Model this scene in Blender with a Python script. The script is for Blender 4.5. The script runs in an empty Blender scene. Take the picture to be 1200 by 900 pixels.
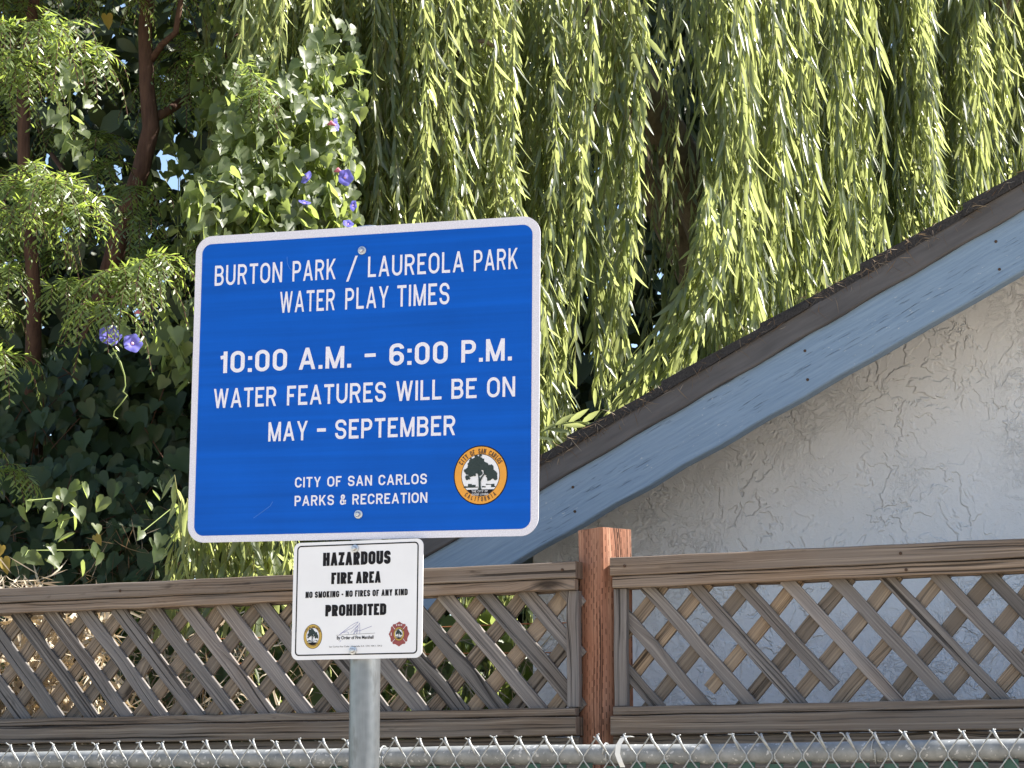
import bpy, math, random
import numpy as np
from mathutils import Vector, Matrix

random.seed(7)
rng = np.random.default_rng(7)
S = bpy.context.scene
COL = S.collection
R = math.radians
pi = math.pi

# ------------------------------------------------------------------ camera
PITCH = math.atan(503 / 2700)
CAMZ = 1.65
cam = bpy.data.cameras.new('camera')
cam.sensor_width = 36.0
cam.lens = 36.0 * 2700 / 1200
cam.clip_start = 0.05
cam.clip_end = 2000
co = bpy.data.objects.new('camera', cam)
COL.objects.link(co)
co.location = (0, 0, CAMZ)
co.rotation_euler = (pi / 2 + PITCH, 0, 0)
S.camera = co

# ------------------------------------------------------------------ sky, sun, exposure
SUN_AZ, SUN_EL = 100.0, 47.0        # azimuth: degrees to the right of "towards the camera"
sdir = Vector((math.sin(R(SUN_AZ)) * math.cos(R(SUN_EL)), -math.cos(R(SUN_AZ)) * math.cos(R(SUN_EL)), math.sin(R(SUN_EL))))
W = bpy.data.worlds.new('World')
S.world = W
W.use_nodes = True
wt = W.node_tree
sky = wt.nodes.new('ShaderNodeTexSky')
sky.sky_type = 'NISHITA'
sky.sun_disc = False
sky.sun_elevation = R(SUN_EL)
sky.sun_rotation = math.atan2(sdir.x, sdir.y)
sky.air_density = 1.0
sky.dust_density = 1.0
wt.links.new(sky.outputs[0], wt.nodes['Background'].inputs[0])
wt.nodes['Background'].inputs[1].default_value = 0.08
sl = bpy.data.lights.new('sun', 'SUN')
sl.energy = 5.0
sl.angle = R(0.5)
sl.color = (1.0, 0.95, 0.86)
so = bpy.data.objects.new('sun', sl)
COL.objects.link(so)
so.rotation_euler = (-sdir).to_track_quat('-Z', 'Y').to_euler()
so.location = sdir * 30
S.view_settings.view_transform = 'Standard'
S.view_settings.look = 'None'
S.view_settings.exposure = 1.75
S.view_settings.gamma = 1.0
S.cycles.max_bounces = 8
S.cycles.transparent_max_bounces = 4
S.cycles.caustics_reflective = False
S.cycles.caustics_refractive = False

# ------------------------------------------------------------------ helpers
def at(px, py, Y):
    """world point on the sight line of a 1200x900 photo position at depth Y"""
    u = (450 - py) / 2700
    d = np.array([(px - 600) / 2700, math.cos(PITCH) - u * math.sin(PITCH), math.sin(PITCH) + u * math.cos(PITCH)])
    return np.array([0, 0, CAMZ]) + d * (Y / d[1])


def to_px(p):
    x, y, z = p[:, 0], p[:, 1], p[:, 2] - CAMZ
    d = y * math.cos(PITCH) + z * math.sin(PITCH)
    u = -y * math.sin(PITCH) + z * math.cos(PITCH)
    return 600 + 2700 * x / d, 450 - 2700 * u / d


def setp(o, label=None, cat=None, group=None, kind=None):
    if label: o['label'] = label
    if cat: o['category'] = cat
    if group: o['group'] = group
    if kind: o['kind'] = kind
    return o


def empty(name, loc=(0, 0, 0), rot=None):
    o = bpy.data.objects.new(name, None)
    COL.objects.link(o)
    o.empty_display_size = 0.1
    if rot is not None:
        o.matrix_world = Matrix.Translation(Vector(loc)) @ rot.to_4x4()
    else:
        o.location = loc
    return o


class MB:
    """collects polygons with uv and a per vertex tint, links them as one mesh"""
    def __init__(s):
        s.v = []; s.f = []; s.uv = []; s.t = []; s.big = []

    def add(s, verts, faces, uvs=None, tint=0.5):
        n = len(s.v)
        s.v.extend(tuple(map(float, p)) for p in verts)
        s.t.extend([tint] * len(verts))
        for i, f in enumerate(faces):
            s.f.append([n + k for k in f])
            s.uv.append(uvs[i] if uvs else [(0, 0)] * len(f))

    def build(s, name, mat, parent=None, smooth=False, world=False):
        me = bpy.data.meshes.new(name)
        me.from_pydata(s.v, [], s.f)
        ul = me.uv_layers.new(name='UVMap')
        flat = [c for f in s.uv for p in f for c in p]
        ul.data.foreach_set('uv', flat)
        a = me.attributes.new('tint', 'FLOAT', 'POINT')
        a.data.foreach_set('value', s.t)
        if smooth:
            me.polygons.foreach_set('use_smooth', [True] * len(me.polygons))
        me.materials.append(mat)
        me.update()
        o = bpy.data.objects.new(name, me)
        COL.objects.link(o)
        if parent is not None:
            o.parent = parent
        return o


def big_mesh(name, V, T, mat, tint, parent=None):
    """V (n,3) verts, T (m,3) triangles, tint (n,)"""
    me = bpy.data.meshes.new(name)
    me.vertices.add(len(V))
    me.vertices.foreach_set('co', np.ascontiguousarray(V, dtype=np.float32).ravel())
    me.loops.add(T.size)
    me.loops.foreach_set('vertex_index', np.ascontiguousarray(T, dtype=np.int32).ravel())
    me.polygons.add(len(T))
    me.polygons.foreach_set('loop_start', np.arange(0, T.size, 3, dtype=np.int32))
    a = me.attributes.new('tint', 'FLOAT', 'POINT')
    a.data.foreach_set('value', np.ascontiguousarray(tint, dtype=np.float32))
    me.update(calc_edges=True)
    me.polygons.foreach_set('use_smooth', np.ones(len(T), dtype=bool))
    me.materials.append(mat)
    me.validate()
    o = bpy.data.objects.new(name, me)
    COL.objects.link(o)
    if parent is not None:
        o.parent = parent
    return o


def unit(a):
    return a / (np.linalg.norm(a, axis=-1, keepdims=True) + 1e-9)


def tube(mb, pts, rad, sides=6, tint=0.5, cap=True):
    P = [Vector(p) for p in pts]
    if not hasattr(rad, '__len__'):
        rad = [rad] * len(P)
    rings = []
    ref = None
    for i, p in enumerate(P):
        d = (P[min(i + 1, len(P) - 1)] - P[max(i - 1, 0)]).normalized()
        if ref is None:
            ref = Vector((0, 0, 1)).cross(d)
            if ref.length < 0.1:
                ref = Vector((0, 1, 0)).cross(d)
        ref = (ref - d * ref.dot(d)).normalized()
        b = d.cross(ref)
        rings.append([p + (ref * math.cos(2 * pi * k / sides) + b * math.sin(2 * pi * k / sides)) * rad[i] for k in range(sides)])
    verts = [v for r in rings for v in r]
    faces, uvs = [], []
    L = 0
    for i in range(len(P) - 1):
        l2 = L + (P[i + 1] - P[i]).length
        for k in range(sides):
            k2 = (k + 1) % sides
            faces.append((i * sides + k, i * sides + k2, (i + 1) * sides + k2, (i + 1) * sides + k))
            c = 2 * pi * rad[i] / sides
            uvs.append([(L, c * k), (L, c * (k + 1)), (l2, c * (k + 1)), (l2, c * k)])
        L = l2
    if cap:
        faces.append(tuple(range(sides))[::-1]); uvs.append([(0, 0)] * sides)
        m = (len(P) - 1) * sides
        faces.append(tuple(m + k for k in range(sides))); uvs.append([(0, 0)] * sides)
    mb.add(verts, faces, uvs, tint)


def board(mb, a, b, up, w, th, tint=None, jit=0.0015, bow=0.0, seg=None, ch=0.002):
    """a plank from a to b; w measured along up, th across; grain runs from a to b"""
    a, b, up = Vector(a), Vector(b), Vector(up)
    d = (b - a).normalized()
    up = (up - d * up.dot(d)).normalized()
    sd = d.cross(up)
    L = (b - a).length
    n = seg or max(2, int(L / 0.06))
    h, t = w / 2, th / 2
    prof = [(-h + ch, -t), (h - ch, -t), (h, -t + ch), (h, t - ch), (h - ch, t), (-h + ch, t), (-h, t - ch), (-h, -t + ch)]
    per = [0]
    for i in range(8):
        q0, q1 = prof[i], prof[(i + 1) % 8]
        per.append(per[-1] + math.hypot(q1[0] - q0[0], q1[1] - q0[1]))
    ou, ov = random.uniform(0, 50), random.uniform(0, 50)
    verts = []
    ph = [random.uniform(0, 6.28) for _ in range(6)]
    for i in range(n + 1):
        x = L * i / n
        e1 = jit * (math.sin(x * 31 + ph[0]) + .6 * math.sin(x * 83 + ph[1]))
        e2 = jit * (math.sin(x * 27 + ph[2]) + .6 * math.sin(x * 95 + ph[3]))
        bw = bow * math.sin(pi * i / n)
        for (pu, ps) in prof:
            k = e1 if pu > 0 else e2
            verts.append(a + d * x + up * (pu + k + bw) + sd * (ps + jit * .5 * math.sin(x * 40 + ph[4])))
    faces, uvs = [], []
    for i in range(n):
        x0, x1 = L * i / n + ou, L * (i + 1) / n + ou
        for k in range(8):
            k2 = (k + 1) % 8
            faces.append((i * 8 + k, i * 8 + k2, (i + 1) * 8 + k2, (i + 1) * 8 + k))
            uvs.append([(x0, per[k] + ov), (x0, per[k + 1] + ov), (x1, per[k + 1] + ov), (x1, per[k] + ov)])
    for base in (0, n * 8):
        f = tuple(base + k for k in range(8))
        faces.append(f if base else f[::-1])
        u = [(p[0] * 2 + ou, p[1] + ov) for p in prof]
        uvs.append(u if base else u[::-1])
    mb.add(verts, faces, uvs, random.random() if tint is None else tint)


# ------------------------------------------------------------------ materials
class NT:
    def __init__(s, name):
        s.m = bpy.data.materials.new(name)
        s.m.use_nodes = True
        s.t = s.m.node_tree
        s.b = s.t.nodes['Principled BSDF']
        s.o = s.t.nodes['Material Output']

    def n(s, typ, ins=None, **kw):
        nd = s.t.nodes.new('ShaderNode' + typ)
        for k, v in kw.items():
            setattr(nd, k, v)
        for k, v in (ins or {}).items():
            s.set(nd.inputs[k], v)
        return nd

    def set(s, sock, v):
        if isinstance(v, bpy.types.NodeSocket):
            s.t.links.new(v, sock)
        elif isinstance(v, bpy.types.Node):
            s.t.links.new(v.outputs[0], sock)
        else:
            if sock.type == 'RGBA' and len(v) == 3:
                v = (*v, 1)
            sock.default_value = v

    def math(s, op, a, b=0.0, c=0.0, clamp=False):
        return s.n('Math', {0: a, 1: b, 2: c}, operation=op, use_clamp=clamp).outputs[0]

    def mix(s, f, a, b, blend='MIX'):
        nd = s.n('Mix', data_type='RGBA', blend_type=blend)
        s.set(nd.inputs[0], f); s.set(nd.inputs[6], a); s.set(nd.inputs[7], b)
        return nd.outputs[2]

    def ramp(s, f, stops):
        nd = s.n('ValToRGB', {0: f})
        e = nd.color_ramp.elements
        while len(e) < len(stops):
            e.new(0.5)
        for el, (p, c) in zip(e, stops):
            el.position = p
            el.color = (*c, 1) if hasattr(c, '__len__') else (c, c, c, 1)
        return nd.outputs[0]

    def step(s, f, a, b):
        nd = s.n('MapRange', {0: f, 1: a, 2: b})
        nd.clamp = True
        return nd.outputs[0]

    def noise(s, vec, scale, detail=3, rough=.55, dist=0.0, dim='3D'):
        nd = s.n('TexNoise', {'Scale': scale, 'Detail': detail, 'Roughness': rough, 'Distortion': dist})
        s.set(nd.inputs['Vector'], vec)
        return nd.outputs[0]

    def uv(s, sc=(1, 1, 1)):
        return s.n('Mapping', {0: s.n('TexCoord').outputs['UV'], 'Scale': sc}).outputs[0]

    def obj(s, sc=(1, 1, 1)):
        return s.n('Mapping', {0: s.n('TexCoord').outputs['Object'], 'Scale': sc}).outputs[0]

    def tint(s):
        return s.n('Attribute', attribute_name='tint').outputs['Fac']

    def bump(s, h, strength=.5, dist=.002):
        return s.n('Bump', {'Height': h, 'Strength': strength, 'Distance': dist}).outputs[0]

    def fin(s, col=None, rough=.6, spec=.4, metal=0.0, normal=None):
        if col is not None: s.set(s.b.inputs['Base Color'], col)
        s.set(s.b.inputs['Roughness'], rough)
        s.set(s.b.inputs['Specular IOR Level'], spec)
        s.set(s.b.inputs['Metallic'], metal)
        if normal is not None: s.set(s.b.inputs['Normal'], normal)
        return s.m


def plain(name, col, rough=.6, spec=.4, metal=0.0, var=.15, scale=40):
    t = NT(name)
    n = t.noise(t.obj(), scale, 4)
    c2 = tuple(c * (1 - var) for c in col); c1 = tuple(min(1, c * (1 + var)) for c in col)
    return t.fin(t.ramp(n, [(.3, c2), (.7, c1)]), rough, spec, metal)


def wood_mat(name, dark, mid, light, grey, rough=.85, incise=False):
    t = NT(name)
    base = t.uv()
    # wandering grain, pushed sideways round sparse knots
    vo = t.n('TexVoronoi', {'Vector': t.uv((2.6, 9.0, 1)), 'Scale': 1.0, 'Randomness': 1.0})
    kd = vo.outputs['Distance']
    push = t.math('MULTIPLY', t.math('POWER', t.math('SUBTRACT', 1.0, t.step(kd, 0.0, .42)), 2.0), .03)
    wob = t.math('MULTIPLY', t.math('SUBTRACT', t.noise(t.uv((2.2, 7, 1)), 1.0, 2), .5), .007)
    sp = t.n('SeparateXYZ', {0: base})
    vv = t.math('ADD', t.math('ADD', sp.outputs[1], push), wob)
    g = t.n('CombineXYZ', {0: t.math('MULTIPLY', sp.outputs[0], 2.2), 1: t.math('MULTIPLY', vv, 240.0), 2: t.math('MULTIPLY', t.tint(), 9.0)})
    fine = t.noise(g.outputs[0], 1.0, 5, .62)
    g2 = t.n('CombineXYZ', {0: t.math('MULTIPLY', sp.outputs[0], 1.0), 1: t.math('MULTIPLY', vv, 80.0), 2: t.math('MULTIPLY', t.tint(), 5.0)})
    broad = t.noise(g2.outputs[0], 1.0, 3, .5)
    mixg = t.math('ADD', t.math('MULTIPLY', fine, .72), t.math('MULTIPLY', broad, .28))
    col = t.ramp(mixg, [(.40, dark), (.475, mid), (.53, mid), (.61, light)])
    patch = t.step(t.noise(t.uv((3, 9, 1)), 1.0, 4), .36, .58)
    col = t.mix(t.math('MULTIPLY', patch, .8), col, t.mix(.55, col, grey))
    tone = t.n('HueSaturation', {'Color': col, 'Value': t.math('ADD', .68, t.math('MULTIPLY', t.tint(), .62)), 'Saturation': t.math('ADD', .75, t.math('MULTIPLY', t.tint(), .4))}).outputs[0]
    knot = t.step(kd, .13, .06)
    ring = t.math('MULTIPLY', t.step(t.n('TexNoise', {'Vector': t.uv((1.1, 3.1, 1)), 'Scale': 1.0}).outputs[0], .5, .52), knot)
    tone = t.mix(t.math('MULTIPLY', ring, .8), tone, tuple(c * .25 for c in dark))
    g3 = t.n('CombineXYZ', {0: t.math('MULTIPLY', sp.outputs[0], 1.6), 1: t.math('MULTIPLY', vv, 150.0), 2: t.math('MULTIPLY', t.tint(), 23.0)})
    crack = t.step(t.noise(g3.outputs[0], 1.0, 2, .5), .62, .68)
    tone = t.mix(t.math('MULTIPLY', crack, .8), tone, tuple(c * .22 for c in dark))
    # rusty black streaks and grime spots
    blot = t.step(t.noise(t.uv((9, 26, 1)), 1.0, 3, .6), .64, .74)
    tone = t.mix(t.math('MULTIPLY', blot, .55), tone, tuple(c * .3 for c in dark))
    h = t.math('SUBTRACT', t.math('MULTIPLY', fine, 1.0), t.math('MULTIPLY', crack, 1.2))
    if incise:
        row = t.math('FLOOR', t.math('MULTIPLY', sp.outputs[1], 110.0))
        cu = t.math('FRACT', t.math('ADD', t.math('MULTIPLY', sp.outputs[0], 38.0), t.math('MULTIPLY', row, .43)))
        cv = t.math('FRACT', t.math('MULTIPLY', sp.outputs[1], 110.0))
        slit = t.math('MULTIPLY', t.math('LESS_THAN', cu, .5), t.math('LESS_THAN', t.math('ABSOLUTE', t.math('SUBTRACT', cv, .5)), .16))
        fade = t.step(t.noise(t.uv((12, 30, 1)), 1.0, 2), .35, .6)
        slit = t.math('MULTIPLY', slit, fade)
        tone = t.mix(t.math('MULTIPLY', slit, .7), tone, tuple(c * .25 for c in dark))
        h = t.math('SUBTRACT', h, slit)
    return t.fin(tone, rough, .25, 0, t.bump(h, .7, .002))


def leaf_mat(name, dark, light, trans, tw=.35, rough=.42, spec=.5, back=None):
    t = NT(name)
    f = t.tint()
    col = t.ramp(f, [(0.0, dark), (1.0, light)])
    if back is not None:
        g = t.n('NewGeometry')
        col = t.mix(t.math('MULTIPLY', g.outputs['Backfacing'], .7), col, back)
    t.fin(col, rough, spec)
    tr = t.n('BsdfTranslucent', {'Color': t.mix(.5, trans, t.mix(1.0, trans, t.ramp(f, [(0, (.7, .7, .7)), (1, (1.3, 1.3, 1.0))]), 'MULTIPLY'))})
    mx = t.n('MixShader', {0: tw, 1: t.b.outputs[0], 2: tr.outputs[0]})
    t.t.links.new(mx.outputs[0], t.o.inputs[0])
    return t.m


M = {}
M['wood'] = wood_mat('weathered_wood', (.052, .035, .024), (.185, .132, .094), (.32, .245, .18), (.225, .20, .18))
M['lath'] = wood_mat('weathered_lath', (.052, .044, .041), (.175, .150, .136), (.30, .265, .24), (.225, .218, .220))
M['lathback'] = wood_mat('weathered_lit_back_lath', (.062, .043, .029), (.195, .142, .098), (.33, .255, .18), (.21, .185, .16))  # warmer than the front lath, bounced light put into its colour
M['redwood'] = wood_mat('red_post_wood', (.10, .036, .020), (.29, .118, .064), (.45, .23, .14), (.34, .185, .125), incise=True)

t = NT('soil_and_grass')
n1 = t.noise(t.obj(), .35, 5)
n2 = t.noise(t.obj(), 12, 5, .7)
M['ground'] = t.fin(t.mix(t.step(n1, .42, .6), t.ramp(n2, [(.3, (.16, .12, .08)), (.7, (.30, .24, .17))]), t.ramp(n2, [(.3, (.06, .075, .025)), (.7, (.13, .14, .05))])), .95, .2, 0, t.bump(n2, .6, .02))
t = NT('park_concrete')
n2 = t.noise(t.obj(), 9, 6, .7)
M['concrete'] = t.fin(t.ramp(n2, [(.3, (.36, .30, .23)), (.7, (.46, .40, .32))]), .9, .3, 0, t.bump(n2, .3, .004))

# stucco with trowel ridges
t = NT('lavender_grey_stucco')
p = t.obj()
warp = t.n('VectorMath', {0: p, 1: t.n('VectorMath', {0: t.n('TexNoise', {'Vector': p, 'Scale': 5.0, 'Detail': 3.0}).outputs[1], 1: (.16, .16, .16)}, operation='MULTIPLY').outputs[0]}, operation='ADD').outputs[0]
a1 = t.noise(warp, 20, 3, .55)
r1 = t.math('SUBTRACT', 1.0, t.step(t.math('ABSOLUTE', t.math('SUBTRACT', a1, .5)), 0.0, .05))
a2 = t.noise(warp, 44, 4, .6)
r2 = t.math('SUBTRACT', 1.0, t.step(t.math('ABSOLUTE', t.math('SUBTRACT', a2, .52)), 0.0, .06))
m1 = t.step(t.noise(p, 4.0, 3), .34, .58)
m2 = t.step(t.noise(p, 3.1, 3), .36, .62)
plate = t.step(a1, .47, .53)
ridge = t.math('MAXIMUM', t.math('MULTIPLY', r1, m1), t.math('MULTIPLY', r2, m2))
hh = t.math('ADD', t.math('ADD', t.math('MULTIPLY', t.math('MULTIPLY', plate, m1), .8), t.math('MULTIPLY', ridge, .45)), t.math('MULTIPLY', t.noise(p, 90, 5, .7), .45))
colr = t.ramp(t.noise(p, 2.0, 4), [(.3, (.77, .765, .765)), (.7, (.83, .825, .825))])
colr = t.mix(t.math('MULTIPLY', t.math('MULTIPLY', r2, m2), .03), colr, (.25, .23, .21))  # fine ridges tinted darker, standing for crease shade and a little dust
M['stucco'] = t.fin(colr, .85, .25, 0, t.bump(hh, 1.0, .0048))

# painted fascia
t = NT('chipped_blue_paint')
uvp = t.uv((7, 160, 1))
gr = t.noise(uvp, 1.0, 4, .6)
ck = t.step(t.noise(t.uv((13, 230, 1)), 1.0, 3, .6), .60, .66)
ckm = t.step(t.noise(t.uv((3.5, 16, 1)), 1.0, 3), .46, .58)
ck = t.math('MULTIPLY', ck, ckm)
chip = t.math('MULTIPLY', t.step(t.noise(t.uv((60, 170, 1)), 1.0, 2), .67, .70), t.step(t.noise(t.uv((4, 12, 1)), 1.0, 2), .5, .6))
cc = t.ramp(gr, [(.3, (.160, .235, .335)), (.7, (.225, .310, .410))])
cc = t.mix(t.math('MULTIPLY', t.step(t.noise(t.uv((2.5, 9, 1)), 1.0, 4), .5, .75), .4), cc, (.23, .29, .36))
cc = t.mix(t.math('MULTIPLY', ck, .7), cc, (.07, .10, .14))
cc = t.mix(t.math('MULTIPLY', chip, .8), cc, (.45, .47, .48))
kn = t.n('TexVoronoi', {'Vector': t.uv((2.2, 5.0, 1)), 'Scale': 1.0}).outputs['Distance']
kq = t.step(kn, .10, .05)
cc = t.mix(t.math('MULTIPLY', kq, t.math('MULTIPLY', t.step(t.noise(t.uv((60, 140, 1)), 1.0, 3), .45, .6), .8)), cc, (.06, .085, .12))
M['fascia'] = t.fin(cc, .55, .4, 0, t.bump(t.math('SUBTRACT', gr, ck), .6, .002))

t = NT('brown_roof_trim')
g1 = t.noise(t.uv((6, 50, 1)), 1.0, 4)
g2 = t.step(t.noise(t.uv((14, 40, 1)), 1.0, 5, .7), .56, .72)
M['trim'] = t.fin(t.mix(t.math('MULTIPLY', g2, .5), t.ramp(g1, [(.3, (.072, .068, .069)), (.7, (.120, .113, .113))]), (.13, .10, .085)), .7, .3, 0, t.bump(g1, .4, .002))
M['shingle'] = plain('asphalt_shingle', (.040, .037, .036), .95, .2, 0, .5, 260)
M['soffit'] = plain('soffit_paint', (.22, .27, .33), .7, .3)

# signs
def retro(name, col, dotty=.08, rough=.35, bands=0.0):
    t = NT(name)
    p = t.obj()
    v = t.n('TexVoronoi', {'Vector': p, 'Scale': 420.0}).outputs['Distance']
    d = t.noise(p, 900, 2)
    k = t.math('ADD', t.math('MULTIPLY', t.math('SUBTRACT', v, .45), dotty), t.math('MULTIPLY', t.math('SUBTRACT', d, .5), dotty))
    if bands:  # soft sheen of the sheeting put into the colour as bands
        sp = t.n('SeparateXYZ', {0: p})
        q = t.n('CombineXYZ', {0: t.math('MULTIPLY', sp.outputs[0], 1.5), 1: 0.0, 2: t.math('MULTIPLY', sp.outputs[2], 60.0)})
        k = t.math('ADD', k, t.math('MULTIPLY', t.math('SUBTRACT', t.noise(q.outputs[0], 1.0, 2), .5), bands))
        k = t.math('ADD', k, t.math('MULTIPLY', t.math('SUBTRACT', t.noise(p, 7, 4), .5), bands * .5))
    c = t.n('HueSaturation', {'Color': (*col, 1), 'Value': t.math('ADD', 1.0, k)}).outputs[0]
    return t.fin(c, rough, .14)


M['signwhite'] = retro('reflective_white', (.655, .650, .725), .28, .4)
M['signblue'] = retro('reflective_blue', (.0005, .088, .47), .04, .5, .55)
M['letterwhite'] = retro('reflective_lettering', (.72, .715, .80), .22, .4)
M['enamel'] = plain('white_sign_enamel', (.76, .765, .79), .35, .45, 0, .03, 12)
M['black'] = plain('black_sign_ink', (.010, .009, .011), .5, .15, 0, .2)
M['orange'] = plain('seal_orange', (.72, .32, .035), .4, .4, 0, .06)
M['gold'] = plain('seal_gold', (.50, .33, .06), .4, .4, 0, .1)
M['sealtext'] = plain('seal_brown_ink', (.09, .045, .02), .4, .4, 0, .1)
M['sealwhite'] = plain('seal_white', (.74, .75, .79), .4, .4, 0, .03)
M['sealtree'] = plain('seal_dark_green', (.016, .030, .028), .4, .4, 0, .3, 300)
M['maroon'] = plain('badge_maroon', (.26, .055, .05), .4, .4, 0, .15, 200)
M['inkblue'] = plain('signature_blue_ink', (.09, .10, .34), .5, .3, 0, .1)
M['scratch'] = plain('pale_scratch', (.05, .17, .56), .5, .3, 0, .2)
M['alu'] = plain('sign_aluminium', (.5, .5, .5), .4, .5, .8, .1)

t = NT('galvanised_steel')
p = t.obj()
sp_ = t.n('TexVoronoi', {'Vector': p, 'Scale': 60.0}).outputs['Distance']
n_ = t.noise(t.obj((60, 60, 6)), 1.0, 4)
st = t.step(t.noise(t.obj((30, 30, 9)), 1.0, 4, .65), .60, .70)
c_ = t.ramp(t.math('ADD', t.math('MULTIPLY', sp_, .2), t.math('MULTIPLY', n_, .8)), [(.3, (.17, .185, .20)), (.7, (.27, .285, .30))])
M['galv'] = t.fin(t.mix(t.math('MULTIPLY', st, .5), c_, (.12, .12, .12)), .38, .5, .7, t.bump(n_, .15, .001))
t = NT('weathered_galvanised')
n_ = t.noise(t.obj((25, 25, 25)), 1.0, 5, .65)
sp2 = t.step(t.noise(t.obj((90, 90, 90)), 1.0, 2), .62, .66)
c_ = t.ramp(n_, [(.35, (.165, .175, .18)), (.65, (.27, .28, .285))])
M['rail'] = t.fin(t.mix(t.math('MULTIPLY', sp2, .6), c_, (.6, .6, .6)), .5, .4, .0, t.bump(n_, .2, .001))
M['wire'] = plain('zinc_wire', (.34, .35, .35), .45, .5, .2, .25, 120)
M['bolt'] = plain('bolt_zinc', (.55, .56, .58), .3, .5, .8, .15, 200)
M['slat'] = plain('green_privacy_slat', (.025, .075, .055), .5, .4, 0, .25, 30)
M['tie'] = plain('white_plastic_tie', (.78, .78, .76), .5, .4, 0, .05)
M['rustwire'] = plain('rusty_wire', (.42, .17, .07), .6, .3, .2, .3, 60)

def bark(name, a, b, sc=(50, 50, 8)):
    t = NT(name)
    n_ = t.noise(t.obj(sc), 1.0, 5, .65)
    return t.fin(t.ramp(n_, [(.3, a), (.7, b)]), .9, .2, 0, t.bump(n_, .8, .006))
M['redbark'] = bark('reddish_bark', (.042, .022, .016), (.105, .058, .040))
M['willowbark'] = bark('willow_bark', (.07, .055, .04), (.20, .155, .105), (30, 30, 5))
M['twig'] = plain('yellow_green_twig', (.20, .19, .06), .6, .3, 0, .2)
M['willow'] = leaf_mat('willow_leaf', (.056, .084, .036), (.122, .150, .076), (.49, .54, .21), .53, .34, .7, (.18, .195, .15))
M['pine'] = leaf_mat('fern_pine_leaf', (.040, .078, .024), (.115, .155, .048), (.36, .46, .09), .46, .38, .6)
M['vine'] = leaf_mat('vine_leaf', (.044, .072, .030), (.115, .142, .066), (.38, .46, .13), .46, .44, .5)
M['ivy'] = leaf_mat('ivy_leaf', (.014, .028, .013), (.046, .074, .032), (.06, .10, .03), .18, .5, .3)  # ivy green darkened further so the colour carries the deep shade
M['vineold'] = leaf_mat('yellowed_leaf', (.28, .20, .04), (.36, .26, .05), (.4, .28, .04), .3, .5, .4)
M['shadeleaf'] = leaf_mat('shade_dark_leaf', (.022, .038, .014), (.055, .075, .028), (.06, .09, .02), .2, .5, .4)  # leaf colour darkened to stand for the shaded interior
M['dry'] = leaf_mat('dry_straw', (.12, .075, .045), (.70, .61, .47), (.3, .2, .1), .2, .8, .2)
M['stem'] = plain('pale_green_stem', (.20, .25, .07), .6, .3, 0, .15)
t = NT('violet_petal')
t.fin(t.ramp(t.tint(), [(0, (.60, .42, .72)), (.22, (.20, .17, .66)), (.8, (.15, .15, .60)), (1, (.22, .20, .70))]), .6, .3)
tr = t.n('BsdfTranslucent', {'Color': (.32, .28, .9, 1)})
mx = t.n('MixShader', {0: .4, 1: t.b.outputs[0], 2: tr.outputs[0]})
t.t.links.new(mx.outputs[0], t.o.inputs[0])
M['petal'] = t.m
M['throat'] = plain('pink_throat', (.80, .50, .62), .6, .3, 0, .05)
M['bud'] = plain('pink_bud', (.55, .16, .22), .6, .3, 0, .1)

# ------------------------------------------------------------------ ground
mb = MB()
mb.add([(-600, -600, 0), (600, -600, 0), (600, 900, 0), (-600, 900, 0)], [(0, 1, 2, 3)])
setp(mb.build('ground', M['ground']), kind='structure')
mb = MB()
mb.add([(-30, -25, .004), (30, -25, .004), (30, 2.2, .004), (-30, 4.6, .004)], [(0, 1, 2, 3)])
setp(mb.build('pavement', M['concrete']), kind='structure')

# ------------------------------------------------------------------ line of the fences and the house
FA = R(24)
FO = Vector((0.1875, 5.15, 0))
FT = Vector((math.cos(FA), -math.sin(FA), 0))
FN = Vector((math.sin(FA), math.cos(FA), 0))     # away from the park
UP = Vector((0, 0, 1))
def fp(s, off, z):
    return FO + FT * s + FN * off + UP * z

# ------------------------------------------------------------------ house
house = empty('house', fp(0, .95, 0))
setp(house, 'lavender grey stucco house with blue gable board and dark roof edge', 'house')
def hp(s, off, z):
    return fp(s, off, z) - house.location
SL = 0.481
def rake(s):                     # top of the dark trim
    return 2.55 + SL * (s + .396)
S0, SPK, S1 = -.566, 2.0, 4.55
EV = -.80
WOFF, BACK = .95, 5.6
mb = MB()
def wz(s):
    return rake(s if s <= SPK else 2 * SPK - s) - .10
pts = [(S0, 0), (S1, 0), (S1, wz(S1)), (SPK, wz(SPK)), (S0, wz(S0))]
fr = [hp(s, WOFF, z) for s, z in pts]
bk = [hp(s, BACK, z) for s, z in pts]
mb.add(fr + bk, [(0, 1, 2, 3, 4), (9, 8, 7, 6, 5), (1, 6, 7, 2), (5, 0, 4, 9)])
mb.build('wall', M['stucco'], house)
# rake boards (both slopes), trim and roof
def slope_board(sa, sb, off, lo, hi, th, mat, name, jit=.0012):
    zmid = -(lo + hi) / 2
    a = hp(sa, off, rake(sa if sa <= SPK else 2 * SPK - sa) + zmid)
    b = hp(sb, off, rake(sb if sb <= SPK else 2 * SPK - sb) + zmid)
    m = MB()
    wv = (hi - lo) * math.cos(math.atan(SL))
    board(m, a, b, UP, wv, th, .5, jit, 0, max(6, int((b - a).length / .05)), .003)
    return m.build(name, mat, house)
slope_board(EV, SPK, .615, .088, .236, .042, M['fascia'], 'fascia_board')
slope_board(SPK, 2 * SPK - EV, .615, .088, .236, .042, M['fascia'], 'fascia_board')
slope_board(EV - .02, SPK, .596, .026, .092, .030, M['trim'], 'roof_trim')
slope_board(SPK, 2 * SPK - EV + .02, .596, .026, .092, .030, M['trim'], 'roof_trim')
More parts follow.
